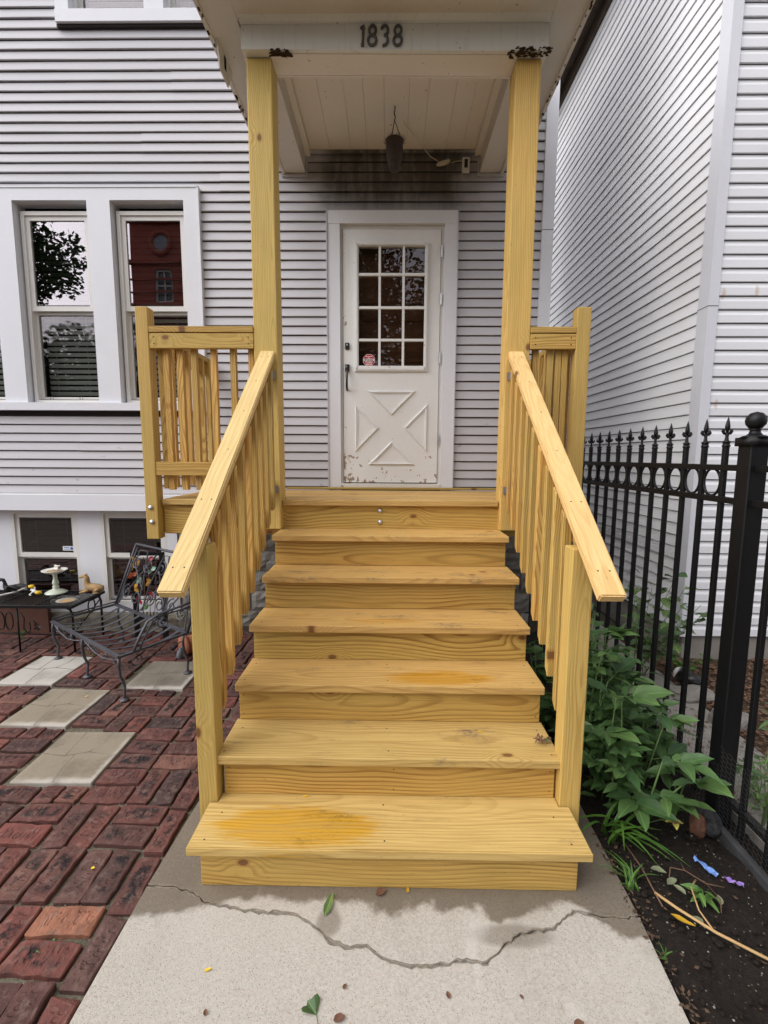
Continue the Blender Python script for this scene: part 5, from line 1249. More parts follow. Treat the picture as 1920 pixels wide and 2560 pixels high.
flatleaf('fallen_leaf', 'dark brown curled leaf against the foot of the bottom riser', 'leaf', (-0.045, 0.002, 0.003), 0.042, 0.03, 0.4, 'leaf_brown', curl=0.5)
flatleaf('fallen_petal', 'orange petal against the foot of the bottom riser', 'petal', (0.072, 0.012, 0.003), 0.022, 0.012, 1.5, 'leaf_yellow')
flatleaf('fallen_petal', 'single yellow petal on the open concrete left of the ginkgo leaf', 'petal', (-0.575, -0.262, 0.003), 0.022, 0.009, 0.3, 'yellow')
flatleaf('fallen_petal', 'yellow petal on the bottom tread by the riser', 'petal', (-0.36, 0.262, tz(0)+0.002), 0.02, 0.010, 0.1, 'yellow')
flatleaf('fallen_petal', 'yellow petal on the second tread near the newel', 'petal', (0.40, 0.44, tz(1)+0.002), 0.02, 0.010, -0.5, 'yellow')
flatleaf('fallen_petal', 'yellow petal on a brick of the patio', 'petal', (-1.16, 0.09, 0.006), 0.015, 0.012, 0.0, 'yellow')
flatleaf('fallen_leaf', 'tiny yellow leaf on the tan paver below the settee', 'leaf', (-2.02, 1.36, 0.011), 0.02, 0.010, 0.9, 'yellow')
for (x, y, s_, a) in ((-0.135, -0.305, 0.016, 1.0), (-0.155, -0.385, 0.035, 0.3), (0.185, -0.325, 0.020, 1.9), (0.405, -0.322, 0.014, 2.2), (0.53, -0.385, 0.032, 0.2), (-0.525, -0.38, 0.018, 1.9), (-0.785, 0.178, 0.036, -0.6)):
    flatleaf('leaf_fragment', 'small dry brown leaf fragment on the concrete walk', 'leaf', (x, y, 0.003), s_, s_*0.6, a, 'leaf_brown', curl=0.5, group='brown leaf fragments on the walk')
yl = flatleaf('yellow_leaf', 'long yellow leaf lying on the dark soil', 'leaf', (0.998, -0.055, 0.008), 0.075, 0.019, -0.75, 'leaf_yellow')
def stalk(name, label, P, r_, mat, branches=()):
    b = MB(); b.tube(P, r_, 6)
    for q in branches: b.tube(q, r_*0.6 if not isinstance(r_, list) else r_[0]*0.5, 5)
    o = b.obj(name, mat, None, True); return tag(o, label, 'twig')
stalk('dry_stalk', 'long tan dry stalk lying across the soil towards the fence', [(0.985, 0.02, 0.012), (1.03, -0.045, 0.016), (1.11, -0.125, 0.014), (1.20, -0.19, 0.012), (1.30, -0.26, 0.010)], 0.005, 'straw', ([(1.105, -0.12, 0.015), (1.10, -0.05, 0.018), (1.13, 0.04, 0.016), (1.17, 0.075, 0.012)],))
stalk('brown_twig', 'thin reddish brown twig from the peony foot across the soil', [(0.985, 0.24, 0.01), (0.99, 0.12, 0.016), (0.985, 0.03, 0.014), (0.985, -0.03, 0.008)], 0.003, 'twig')
stalk('root_twig', 'curled brown rootlet beside the foil wrapper', [(1.08, 0.09, 0.005), (1.10, 0.12, 0.02), (1.15, 0.11, 0.018), (1.20, 0.06, 0.012), (1.26, 0.05, 0.008)], 0.0022, 'twig', ([(1.15, 0.11, 0.018), (1.16, 0.15, 0.014)], [(1.20, 0.06, 0.012), (1.21, 0.0, 0.012), (1.18, -0.05, 0.008)]))
for i, (x, y, a, L_) in enumerate(((1.055, 0.06, 0.4, 0.05), (1.10, 0.02, 2.2, 0.045), (1.03, 0.13, -0.5, 0.055), (1.20, -0.02, 1.2, 0.04), (1.075, -0.06, -1.4, 0.05))):
    flatleaf('wilted_leaf', 'wilted grey green leaf lying on the dark soil', 'leaf', (x, y, 0.006), L_, L_*0.5, a, 'leaf_wilted', curl=0.6, group='wilted leaves on the soil')
wr = thing('foil_wrapper', 'torn shiny blue and purple foil wrapper on the soil', 'wrapper', (1.27, 0.10, 0))
def crumple(name, a, c, w0, w1, mat, seed):
    a, c = Vector(a), Vector(c); d = (c-a); sd = Vector((-d.y, d.x, 0)).normalized(); vs = []; fs = []; n = 9; m_ = 5
    for i in range(n+1):
        t = i/n; w = w0+(w1-w0)*t; w *= 0.75+0.5*abs(mnoise.noise(Vector((t*5, seed, 0))))
        for k in range(m_+1):
            p = a+d*t+sd*w*(k/m_-0.5); p.z += 0.010+0.016*mnoise.noise(Vector((p.x*70, p.y*70, seed))); vs.append(p)
    for i in range(n):
        for k in range(m_): q0 = i*(m_+1)+k; fs.append((q0, q0+1, q0+m_+2, q0+m_+1))
    b = MB(); b.add(vs, fs); return b.obj(name, mat, wr)
crumple('blue_piece', (1.228, 0.175, 0.004), (1.262, 0.095, 0.004), 0.012, 0.036, 'foil_blue', 1)
crumple('purple_piece', (1.285, 0.088, 0.004), (1.335, 0.052, 0.004), 0.020, 0.034, 'foil_purple', 2)
q = random.Random(77); b = MB()
def flake(b, x, y, z, s_, q):
    a = q.uniform(0, 6.28); e = q.uniform(0.3, 0.8); tl = q.uniform(-0.6, 0.6)
    ca, sa = math.cos(a)*s_, math.sin(a)*s_
    b.add([(x-ca, y-sa, z), (x+sa*e, y-ca*e, z+s_*0.3*tl), (x+ca, y+sa, z+s_*0.35), (x-sa*e, y+ca*e, z-s_*0.2*tl)], [(0, 1, 2), (0, 2, 3)])
for i in range(2600): flake(b, q.uniform(2.0, 3.1), q.uniform(-0.4, 1.98), 0.045, q.uniform(0.008, 0.026), q)
for i in range(500): flake(b, q.uniform(1.55, 2.05), q.uniform(-0.2, 2.6), 0.034, q.uniform(0.006, 0.018), q)
lit = b.obj('leaf_litter', plain('litter', (0.20, 0.115, 0.075), 0.85, 0.2, var=0.5, scale=35)); tag(lit, 'carpet of dry brown leaves and bark chips beside the white house', 'leaf litter', kind='stuff')
b = MB()
for i in range(300): flake(b, 0.88+q.random()**1.6*0.55, q.uniform(-0.6, 0.35), 0.004, 0.002+0.009*q.random()**3, q)
for i in range(120): flake(b, q.uniform(0.865, 0.91), q.uniform(-0.5, 0.25), 0.002, 0.003+0.010*q.random()**2, q)
lit = b.obj('soil_debris', plain('soil_debris', (0.10, 0.065, 0.042), 0.85, 0.2, var=0.6, scale=60)); tag(lit, 'scattered leaf crumbs and bark on the garden soil', 'debris', kind='stuff')
b = MB()
for i in range(110):
    x, y, s_ = 0.88+q.random()*0.5, q.uniform(-0.6, 0.35), 0.001+0.003*q.random()**2; b.lathe([(s_*0.6, 0), (s_, s_*0.5), (s_*0.6, s_)], (x, y, -0.004), 5)
lit = b.obj('soil_pebbles', 'concrete_old')
b2 = MB()
for i in range(420):
    x, y, s_ = 0.885+q.random()*0.52, q.uniform(-0.6, 0.40), 0.003+0.012*q.random()**3; n_ = 6; a0 = q.uniform(0, 1)
    b2.lathe([(s_*q.uniform(0.6, 0.9), -s_*0.3), (s_*q.uniform(0.8, 1.1), s_*0.25), (s_*q.uniform(0.4, 0.7), s_*0.7)], (x, y, -0.012), n_, q.uniform(0.7, 1.3), q.uniform(0.7, 1.3))
cl2 = b2.obj('soil_clods', 'soil'); tag(cl2, 'dark crumbly clods scattered over the garden soil', 'soil', kind='stuff'); tag(lit, 'tiny pale pebbles scattered on the garden soil', 'pebbles', kind='stuff')
b = MB(); q2 = random.Random(5)
for i in range(1500):
    x, y = q2.uniform(-3.6, -0.92), q2.uniform(-0.5, 2.5); s_ = q2.uniform(0.0015, 0.004); b.lathe([(s_*0.6, 0), (s_, s_*0.5), (s_*0.5, s_)], (x, y, -0.020), 4)
lit = b.obj('joint_grit', 'concrete_old', patio); tag(lit, kind='stuff')
ed = abox('edging_timber', 1.418, 1.45, -0.9, 0.33, -0.04, 0.034, plain('weathered_timber', (0.055, 0.055, 0.058), 0.9, 0.2, var=0.3, scale=10, bump=0.8), None, 0.008); tag(ed, 'weathered grey timber edging along the foot of the fence', 'edging')
def rock(name, label, c, s_, mat, seed, group=None):
    bm = bmesh.new(); bmesh.ops.create_icosphere(bm, subdivisions=3, radius=1)
    for v in bm.verts:
        n_ = mnoise.noise(v.co*1.3+Vector((seed, 0, 0)))*0.3+mnoise.noise(v.co*3+Vector((seed, 5, 0)))*0.12
        v.co *= 1+n_; v.co = Vector((v.co.x*s_[0], v.co.y*s_[1], v.co.z*s_[2]))
    me = bpy.data.meshes.new(name); bm.to_mesh(me); bm.free(); o = mobj(name, me, mat, None, Matrix.Translation(c)); return tag(o, label, 'stone', group)
rock('dark_stone', 'dark rounded stone at the foot of the fence post', (1.40, 0.345, 0.03), (0.045, 0.06, 0.05), 'asphalt', 1)
rock('brown_stone', 'rough brown stone beside the dark stone by the fence post', (1.345, 0.335, 0.02), (0.03, 0.035, 0.06), 'leaf_brown', 2)
rock('path_stone', 'pale flat stone on the mulch between fence and white house', (2.02, 1.42, 0.05), (0.16, 0.09, 0.045), 'stone', 3)
rock('path_stone', 'broken concrete lump at the mulch edge near the white house', (2.05, 1.12, 0.05), (0.12, 0.10, 0.05), 'stone', 4)
pot_ = thing('garden_light', 'small dark fallen garden light by the white house corner', 'light', (2.05, 1.58, 0.06))
b = MB(); b.tube([(2.04, 1.60, 0.10), (2.12, 1.50, 0.075)], [0.045, 0.05], 12); b.obj('body', 'black_plastic', pot_, True)
b = MB(); b.tube([(2.03, 1.612, 0.104), (2.02, 1.625, 0.108)], [0.044, 0.036], 12); b.obj('lens', 'white_plastic', pot_, True)

# ------------------------------------------------------------------ FURNITURE AND ORNAMENTS ON THE PATIO
st = thing('iron_settee', 'weathered dark iron patio settee with curved seat slats and scrollwork back', 'settee', (-1.95, 1.85, 0))
A = Vector((-2.655, 1.965, 0)); B = Vector((-1.755, 1.335, 0)); e1 = (B-A).normalized(); e2 = Vector((0.60, 0.80, 0)); LW = (B-A).length; DP = 0.47; HS = 0.302
Zu = Vector((0, 0, 1))
def P(u, v, z): return A+e1*u+e2*v+Zu*z
def bar(b, p, q, w, t, up_=Zu):
    p, q = Vector(p), Vector(q); d = (q-p).normalized(); s_ = d.cross(up_).normalized()*w/2; n_ = s_.cross(d).normalized()*t/2
    vs = [p-s_-n_, p+s_-n_, p+s_+n_, p-s_+n_, q-s_-n_, q+s_-n_, q+s_+n_, q-s_+n_]
    b.add(vs, [(0, 1, 2, 3), (7, 6, 5, 4), (0, 4, 5, 1), (1, 5, 6, 2), (2, 6, 7, 3), (3, 7, 4, 0)])
b = MB(); bar(b, P(0, 0, HS), P(LW, 0, HS), 0.022, 0.016); bar(b, P(0, DP, HS+0.02), P(LW, DP, HS+0.02), 0.03, 0.014); bar(b, P(0, 0.0, HS), P(0, DP, HS+0.02), 0.016, 0.014); bar(b, P(LW, 0, HS), P(LW, DP, HS+0.02), 0.020, 0.014); bar(b, P(0, 0.0, HS+0.022), P(0, DP, HS+0.042), 0.010, 0.010)
b.obj('seat_frame', 'grey_iron', st)
for i in range(9):
    u = LW*(i+0.85)/9.7; b = MB(); n_ = 8
    for k_ in range(n_):
        t0, t1 = k_/n_, (k_+1)/n_; f = lambda t: P(u, DP*t, HS-0.002+0.02*t-0.045*math.sin(math.pi*t)**1.0)
        bar(b, f(t0), f(t1), 0.030, 0.004)
    b.obj('slat', 'grey_iron', st)
def leg(u, v, out=1):
    b = MB(); o = -e2*0.03*out
    b.tube([P(u, v, HS), P(u, v, HS*0.8)+o*0.3, P(u, v, HS*0.55)+o*0.1, P(u, v, HS*0.3)-o*0.6+e1*0.01, P(u, v, 0.03)-o*0.2+e1*0.02, P(u, v, 0.008)+e1*0.02-o*0.2], [0.010, 0.010, 0.0095, 0.009, 0.009, 0.010], 6)
    c = P(u, v, 0)+e1*0.02-o*0.2; b.lathe([(0.030, 0.0), (0.030, 0.006), (0.015, 0.012), (0.010, 0.016)], (c.x, c.y, 0.004), 10); return b.obj('leg', 'grey_iron', st, True)
for u, v in ((0.01, 0.005), (LW*0.49, 0.005), (LW-0.01, 0.005), (0.05, DP), (LW-0.05, DP)): leg(u, v)
def spiral(b, c, ax, az, r0, turns, r=0.0045, start=0, sgn=1):
    pts = []
    for i in range(int(18*turns)+1):
        t = i/(18*turns); a = start+sgn*2*math.pi*turns*t; rr2 = r0*(1-0.75*t); pts.append(c+ax*rr2*math.cos(a)+az*rr2*math.sin(a))
    b.tube(pts, r, 5)
b = MB()
for i, u in enumerate((0.09, 0.22, 0.33, 0.50, 0.61, 0.72, 0.86, 0.98)):
    spiral(b, P(u*LW/1.05, 0.0, HS-0.045), e1, Zu, 0.026, 1.3, 0.004, math.pi/2, 1 if i % 2 else -1)
b.tube([P(0.05, 0, HS-0.02), P(0.16, 0, HS-0.06), P(0.27, 0, HS-0.075), P(0.38, 0, HS-0.06), P(0.52, 0, HS-0.03)], 0.004, 5)
b.tube([P(0.58, 0, HS-0.02), P(0.72, 0, HS-0.06), P(0.85, 0, HS-0.07), P(1.0, 0, HS-0.045), P(LW, 0, HS-0.02)], 0.004, 5)
spiral(b, P(LW, 0.10, HS-0.06), e2, Zu, 0.045, 1.3, 0.0045, math.pi/2, -1); b.tube([P(LW, 0.14, HS-0.06), P(LW, 0.3, HS-0.075), P(LW, 0.42, HS-0.03)], 0.0045, 5); spiral(b, P(LW, 0.36, HS-0.045), e2, Zu, 0.03, 1.3, 0.004, 0, 1)
b.obj('apron_scroll', 'grey_iron', st)
# reclined back
D0 = P(0, DP, HS+0.02); rec = (e2*0.19+Zu*0.53)
rec = Vector((0.165, 0.06, 0.525))
def Q(u, t): return P(u, DP, HS+0.02)+rec*t+e1*(0.03*t if u < LW/2 else -0.03*t)
b = MB(); b.tube([Q(0.0, 0), Q(0.0, 0.5), Q(0.0, 1.0)], 0.011, 6); b.tube([Q(LW, 0), Q(LW, 0.5), Q(LW, 1.0)], 0.011, 6); b.tube([Q(0.0, 1), Q(LW*0.5, 1.0), Q(LW, 1)], 0.011, 6); b.tube([Q(0.03, 0.0), Q(0.03, 0.5), Q(0.04, 0.95)], 0.006, 5)
bk = b.obj('back_frame', 'grey_iron', st, True)
b = MB(); rn = rec.normalized()
for (u0, sg) in ((0.0, 1), (0.38, -1), (0.70, 1)):
    b.tube([Q(u0+0.05, 0.05), Q(u0+0.03, 0.45), Q(u0+0.10, 0.92), Q(u0+0.22, 0.93), Q(u0+0.30, 0.5), Q(u0+0.36, 0.02)], 0.006, 5)
    b.tube([Q(u0+0.02, 0.05), Q(u0+0.18, 0.42), Q(u0+0.36, 0.90)], 0.006, 5); b.tube([Q(u0+0.33, 0.35), Q(u0+0.20, 0.52), Q(u0+0.10, 0.68)], 0.005, 5)
    for (du, t_) in ((0.11, 0.25), (0.27, 0.22), (0.12, 0.72), (0.30, 0.72)): spiral(b, Q(u0+du, t_), e1, rn, 0.065, 1.4, 0.0055, 0.5+du*9, sg)
b.obj('back_scroll', 'grey_iron', bk)
b = MB(); arm = [P(LW, 0.10, HS), P(LW+0.005, 0.14, HS+0.10), P(LW+0.01, 0.20, HS+0.185), P(LW+0.015, 0.30, HS+0.215), P(LW, 0.50, HS+0.225), P(LW-0.01, 0.56, HS+0.235)]
arm = [P(LW, 0.085, HS), P(LW+0.0, 0.13, HS+0.09), P(LW+0.0, 0.19, HS+0.185), P(LW+0.0, 0.27, HS+0.215), P(LW-0.0, 0.42, HS+0.23), Q(LW, 0.45)]
b.tube(arm, 0.012, 6, flat=0.7); b.tube([p-Zu*0.012+e2*0.035 for p in arm[:4]]+[arm[5]-Zu*0.04], 0.006, 5); spiral(b, P(LW, 0.30, HS+0.15), e2, Zu, 0.05, 1.5, 0.005, 1.2, 1)
b.obj('arm', 'grey_iron', st, True)

# table
tb = thing('iron_table', 'low black iron patio table with mesh top and vine brackets below the window', 'table', (-3.1, 2.29, 0))
TX0, TX1, TY0, TY1, TZ = -3.86, -2.555, 2.065, 2.485, 0.397
b = MB()
for (x0, x1, y0, y1) in ((TX0, TX1, TY0-0.010, TY0+0.012), (TX0, TX1, TY1-0.012, TY1+0.010), (TX0, TX0+0.022, TY0+0.012, TY1-0.012), (TX1-0.022, TX1, TY0+0.012, TY1-0.012)): b.box(x0, x1, y0, y1, TZ-0.022, TZ)
b.box(-3.22, -3.205, TY0+0.012, TY1-0.012, TZ-0.020, TZ-0.004); b.box(-2.90, -2.885, TY0+0.012, TY1-0.012, TZ-0.020, TZ-0.004); b.obj('top_frame', 'black_iron', tb)
b = MB(); pitch_ = 0.021; n_ = int((TX1-TX0)/pitch_)
for i in range(n_):
    for sg in (1, -1):
        x = TX0+i*pitch_; span = TY1-TY0-0.02
        xe = x+sg*span*0.55
        ya, yb = TY0+0.01, TY1-0.01
        if xe > TX1-0.01: t_ = (TX1-0.01-x)/(xe-x); xe = TX1-0.01; yb = ya+(yb-ya)*t_
        if xe < TX0+0.01: t_ = (TX0+0.01-x)/(xe-x); xe = TX0+0.01; yb = ya+(yb-ya)*t_
        bar(b, (x, ya, TZ-0.008), (xe, yb, TZ-0.008), 0.0042, 0.0025)
tag(b.obj('mesh_top', 'black_iron', tb), kind='stuff')
for (x, y) in ((-2.575, TY0+0.02), (-2.572, TY1-0.03), (-3.84, TY0+0.02), (-3.84, TY1-0.03)):
    b = MB(); s_ = 1 if x < -3 else -1; b.tube([(x+s_*0.05, y, TZ-0.02), (x+s_*0.015, y, TZ-0.04), (x, y, TZ-0.08), (x, y, 0.2), (x, y, 0.0)], 0.009, 6); b.obj('leg', 'black_iron', tb, True)
b = MB(); b.tube([(-2.573, TY0+0.02, 0.16), (-2.573, TY0+0.2, 0.24), (-2.573, TY1-0.03, 0.34)], 0.006, 5); b.tube([(-2.573, TY0+0.25, TZ-0.035), (-2.573, TY1-0.03, TZ-0.035)], 0.006, 5)
b.tube([(-2.573, (TY0+TY1)/2+0.05+0.045*math.cos(R(a)), 0.315+0.06*math.sin(R(a))) for a in range(0, 360, 24)], 0.006, 5, closed=True); b.obj('side_brace', 'black_iron', tb, True)
b = MB(); yb = TY0+0.01; b.tube([(TX0, yb, 0.165), (-2.58, yb, 0.150)], 0.006, 5); b.tube([(-3.02, yb, 0.0), (-3.02, yb, TZ-0.03)], 0.0075, 5)
for x in (-3.16, -3.09): b.tube([(x+0.032*math.cos(R(a)), yb, 0.262+0.075*math.sin(R(a))) for a in range(0, 360, 24)], 0.005, 5, closed=True)
b.tube([(-2.99, yb, 0.33), (-2.965, yb, 0.29), (-2.975, yb, 0.20), (-2.945, yb, 0.165), (-2.92, yb, 0.19), (-2.925, yb, 0.25), (-2.895, yb, 0.27), (-2.87, yb, 0.235)], 0.005, 5)
for i in range(5): a = R(72*i); b.add([(-2.862, yb, 0.215), (-2.862+0.028*math.cos(a-0.4), yb-0.004, 0.215+0.028*math.sin(a-0.4)), (-2.862+0.034*math.cos(a), yb-0.004, 0.215+0.034*math.sin(a)), (-2.862+0.028*math.cos(a+0.4), yb+0.004, 0.215+0.028*math.sin(a+0.4))], [(0, 1, 2, 3)])
b.obj('vine_scroll', 'black_iron', tb, True)
# bird bath ornament
bx, by = -2.945, 2.425
bb = thing('bird_bath_ornament', 'pale green and white miniature bird bath standing on the iron table', 'ornament', (bx, by, TZ))
b = MB(); b.lathe([(0.088, 0.0), (0.086, 0.006), (0.060, 0.020), (0.034, 0.030), (0.022, 0.040), (0.026, 0.052), (0.026, 0.058), (0.018, 0.066), (0.020, 0.072), (0.026, 0.085), (0.024, 0.098), (0.017, 0.118), (0.015, 0.150), (0.022, 0.170)], (bx, by, TZ), 20); b.obj('pedestal', 'green_ceramic', bb, True)
b = MB(); b.lathe([(0.022, 0.168), (0.062, 0.180), (0.096, 0.200), (0.100, 0.206), (0.094, 0.207), (0.066, 0.194), (0.0, 0.190)], (bx, by, TZ), 20); b.obj('basin', 'white_ceramic', bb, True)
b = MB(); b.lathe([(0.062, 0.1945), (0.0, 0.197)], (bx, by, TZ), 16); b.obj('basin_filling', 'tan_resin', bb, True)
for (dx, dy, sg) in ((-0.028, 0.07, -1), (0.035, -0.02, 1)):
    b = MB(); z = TZ+0.217; x, y = bx+dx, by+dy
    b.tube([(x+sg*-0.030, y, z+0.012), (x-sg*0.012, y, z+0.002), (x+sg*0.006, y, z), (x+sg*0.018, y, z+0.010), (x+sg*0.026, y, z+0.010), (x+sg*0.034, y, z+0.007)], [0.003, 0.011, 0.014, 0.010, 0.009, 0.001], 8); bo = b.obj('bird', 'white_ceramic' if sg < 0 else 'white_ceramic', bb, True)
    b = MB(); b.tube([(x+sg*0.016, y, z+0.011), (x+sg*0.027, y, z+0.0105), (x+sg*0.036, y, z+0.007)], [0.0112, 0.0102, 0.0015], 8); b.obj('bird_head', 'leaf_brown', bo, True)
# reclining long-necked animal figurine
hx, hy, hz = -2.625, 2.43, TZ
fg = MB()
fg.tube([(hx+0.095, hy, hz+0.020), (hx+0.085, hy, hz+0.038), (hx+0.05, hy, hz+0.044), (hx+0.0, hy, hz+0.048), (hx-0.030, hy, hz+0.058), (hx-0.042, hy, hz+0.085), (hx-0.044, hy, hz+0.118), (hx-0.046, hy, hz+0.142), (hx-0.060, hy, hz+0.152), (hx-0.082, hy, hz+0.144), (hx-0.104, hy, hz+0.136), (hx-0.112, hy, hz+0.134)],
        [0.012, 0.030, 0.036, 0.036, 0.034, 0.025, 0.021, 0.020, 0.018, 0.013, 0.009, 0.005], 10)
fg.tube([(hx-0.02, hy-0.022, hz+0.03), (hx-0.055, hy-0.028, hz+0.016), (hx-0.10, hy-0.026, hz+0.009)], [0.016, 0.010, 0.006], 7)
fg.tube([(hx-0.02, hy+0.02, hz+0.03), (hx-0.07, hy+0.022, hz+0.020), (hx-0.115, hy+0.02, hz+0.012)], [0.016, 0.010, 0.006], 7)
fg.tube([(hx+0.075, hy-0.026, hz+0.038), (hx+0.040, hy-0.036, hz+0.022), (hx+0.080, hy-0.040, hz+0.010), (hx+0.030, hy-0.042, hz+0.008)], [0.022, 0.016, 0.009, 0.006], 7)
fg.tube([(hx-0.048, hy-0.010, hz+0.160), (hx-0.040, hy-0.012, hz+0.172)], [0.006, 0.002], 5); fg.tube([(hx-0.048, hy+0.010, hz+0.160), (hx-0.040, hy+0.012, hz+0.172)], [0.006, 0.002], 5)
fig = fg.obj('animal_figurine', 'tan_resin', None, True); tag(fig, 'tan carved reclining animal figurine with upright neck on the table corner', 'figurine')
for i in range(7):
    z = hz+0.070+i*0.010; b = MB(); b.tube([(hx-0.043+0.0245*math.cos(R(a))*(1-0.02*i), hy+0.0245*math.sin(R(a))*(1-0.02*i), z+0.004*math.cos(R(a))) for a in range(0, 360, 36)], 0.0022, 4, closed=True); b.obj('mane_ridge', 'tan_resin', fig, True)
# black swan-like figurine
sx_, sy_ = -3.33, 2.39
b = MB(); b.tube([(sx_+0.12, sy_, TZ+0.02), (sx_+0.08, sy_, TZ+0.034), (sx_+0.03, sy_, TZ+0.040), (sx_-0.015, sy_, TZ+0.040), (sx_-0.035, sy_, TZ+0.062), (sx_-0.038, sy_, TZ+0.095), (sx_-0.048, sy_, TZ+0.120), (sx_-0.070, sy_, TZ+0.122), (sx_-0.088, sy_, TZ+0.110), (sx_-0.105, sy_, TZ+0.100)], [0.006, 0.020, 0.036, 0.034, 0.020, 0.013, 0.014, 0.016, 0.009, 0.003], 9)
sw = b.obj('bird_figurine', 'black_iron', None, True); tag(sw, 'black bird figurine with curved neck and ragged wings on the table', 'figurine')
wing = leaf_mesh('wing', 0.14, 0.05, 0.3, 0.1, 6, 3)
for s_, dz in ((-1, 0.05), (1, 0.05), (-1, 0.035)): ground_leaf('wing', wing, 'black_iron', sw, (sx_-0.01, sy_+s_*0.03, TZ+dz), (1, s_*0.18, 0.08), s_*0.7, 1.0)
# plate, yellow knobbed sprayer, white cord
pt = MB(); pt.lathe([(0.030, 0.0), (0.052, 0.004), (0.078, 0.012), (0.079, 0.014), (0.050, 0.008), (0.0, 0.006)], (-2.675, 2.175, TZ), 22); pt = pt.obj('saucer', 'concrete_old', None, True); tag(pt, 'round grey saucer with tan centre near the table edge', 'saucer')
b = MB(); b.lathe([(0.050, 0.0085), (0.0, 0.0095)], (-2.675, 2.175, TZ), 18); b.obj('saucer_centre', 'tan_resin', pt)
kn = thing('hose_splitter', 'white plastic hose fitting with two yellow knobs on the table', 'fitting', (-3.12, 2.37, TZ))
b = MB(); b.tube([(-3.14, 2.40, TZ+0.03), (-3.10, 2.37, TZ+0.030), (-3.07, 2.36, TZ+0.018)], 0.014, 8); b.tube([(-3.10, 2.37, TZ+0.03), (-3.11, 2.33, TZ+0.006), (-3.09, 2.32, TZ+0.004)], 0.006, 6); b.tube([(-3.10, 2.375, TZ+0.035), (-3.095, 2.38, TZ+0.06)], 0.006, 6); b.obj('body', 'white_plastic', kn, True)
for (x, y, z) in ((-3.135, 2.39, TZ+0.065), (-3.045, 2.35, TZ+0.022)):
    b = MB(); b.lathe([(0.008, -0.016), (0.020, -0.012), (0.024, 0.0), (0.020, 0.010), (0.0, 0.014)], (x, y, z), 12); b.obj('knob', 'yellow', kn, True)
cd_ = MB(); cd_.tube([(-3.20, 2.40, TZ+0.045), (-3.26, 2.36, TZ+0.02), (-3.34, 2.26, TZ+0.012), (-3.39, 2.18, TZ+0.010), (-3.45, 2.15, TZ+0.010)], 0.008, 6); cd_.tube([(-3.36, 2.32, TZ+0.05), (-3.42, 2.30, TZ+0.075), (-3.5, 2.30, TZ+0.05)], 0.006, 6)
for i in range(6): cd_.tube([(-3.36-0.010*i+0.0*math.cos(R(a)), 2.16+0.022*math.cos(R(a)), TZ+0.022+0.018*math.sin(R(a))) for a in range(0, 360, 40)], 0.003, 4, closed=True)
cd_ = cd_.obj('coiled_hose', 'white_plastic', None, True); tag(cd_, 'thin white coiled hose at the end of the iron table', 'hose')
bxo = thing('wooden_box', 'dark reddish brown wooden box standing behind the table under the window', 'box', (-3.3, 2.43, 0))
abox('side', -3.56, -3.085, 2.49, 2.51, 0.0, 0.35, 'brown_wood', bxo); abox('lid', -3.57, -3.075, 2.488, 2.535, 0.352, 0.366, 'brown_wood', bxo); abox('end', -3.56, -3.085, 2.512, 2.53, 0.0, 0.35, 'brown_wood', bxo)
# flower panel in a black frame behind the settee
fp = thing('flower_panel', 'black framed garden panel with coloured glass petals leaning by the basement window', 'ornament', (-2.1, 2.40, 0))
FY = 2.395; b = MB()
for (x0, x1, z0, z1) in ((-2.245, -2.205, 0.0, 0.745), (-1.995, -1.955, 0.0, 0.745), (-2.245, -1.955, 0.745, 0.775), (-2.205, -1.995, 0.17, 0.20)): b.box(x0, x1, FY-0.012, FY+0.012, z0, z1)
for i in range(7): b.box(-2.195+i*0.03, -2.19+i*0.03, FY-0.004, FY+0.004, 0.20, 0.24)
b.obj('frame', 'black_iron', fp)
b = MB()
for (x0, x1) in ((-2.16, -2.13), (-2.10, -2.10), (-2.06, -2.03)): b.tube([(x0, FY-0.006, 0.24), ((x0+x1)/2+0.012, FY-0.012, 0.45), (x1, FY-0.008, 0.73)], 0.003, 5)
b.obj('flower_stem', 'twig', fp)
fpetal = leaf_mesh('petal', 0.055, 0.042, 0.2, 0.1, 5, 2)
for (x, z, mt) in ((-2.195, 0.70, 'petal_gold'), (-2.075, 0.715, 'petal_red'), (-2.065, 0.625, 'petal_mint'), (-2.225, 0.57, 'petal_orange'), (-2.155, 0.53, 'petal_mint'), (-2.075, 0.51, 'petal_gold'), (-2.215, 0.46, 'petal_gold'), (-2.060, 0.40, 'petal_red'), (-2.175, 0.355, 'petal_red'), (-2.115, 0.31, 'petal_green'), (-2.22, 0.64, 'petal_gold')):
    q = random.Random(int((x+z)*1e4))
    for i in range(3):
        a = q.uniform(0, 6.28)+i*2.1; ground_leaf('petal', fpetal, mt, fp, (x, FY-0.022, z), (math.cos(a), -0.15, math.sin(a)), 1.4, q.uniform(0.7, 0.95))
pot = thing('terracotta_pot', 'terracotta pot tipped on its side behind the newel post', 'pot', (-1.60, 2.12, 0))
b = MB(); b.tube([(-1.66, 2.06, 0.075), (-1.57, 2.16, 0.075), (-1.52, 2.21, 0.07)], [0.075, 0.068, 0.058], 18); b.obj('body', 'terracotta', pot, True)
b = MB(); b.tube([(-1.672, 2.047, 0.077), (-1.650, 2.071, 0.077)], 0.083, 18); b.obj('rim', 'terracotta', pot, True)
b = MB(); b.tube([(-1.66, 1.985, 0.0), (-1.665, 1.98, 0.03), (-1.655, 1.975, 0.062), (-1.648, 1.97, 0.085), (-1.660, 1.965, 0.10)], [0.022, 0.026, 0.022, 0.014, 0.004], 8); b.tube([(-1.668, 1.985, 0.03), (-1.70, 1.99, 0.0)], [0.012, 0.003], 6)
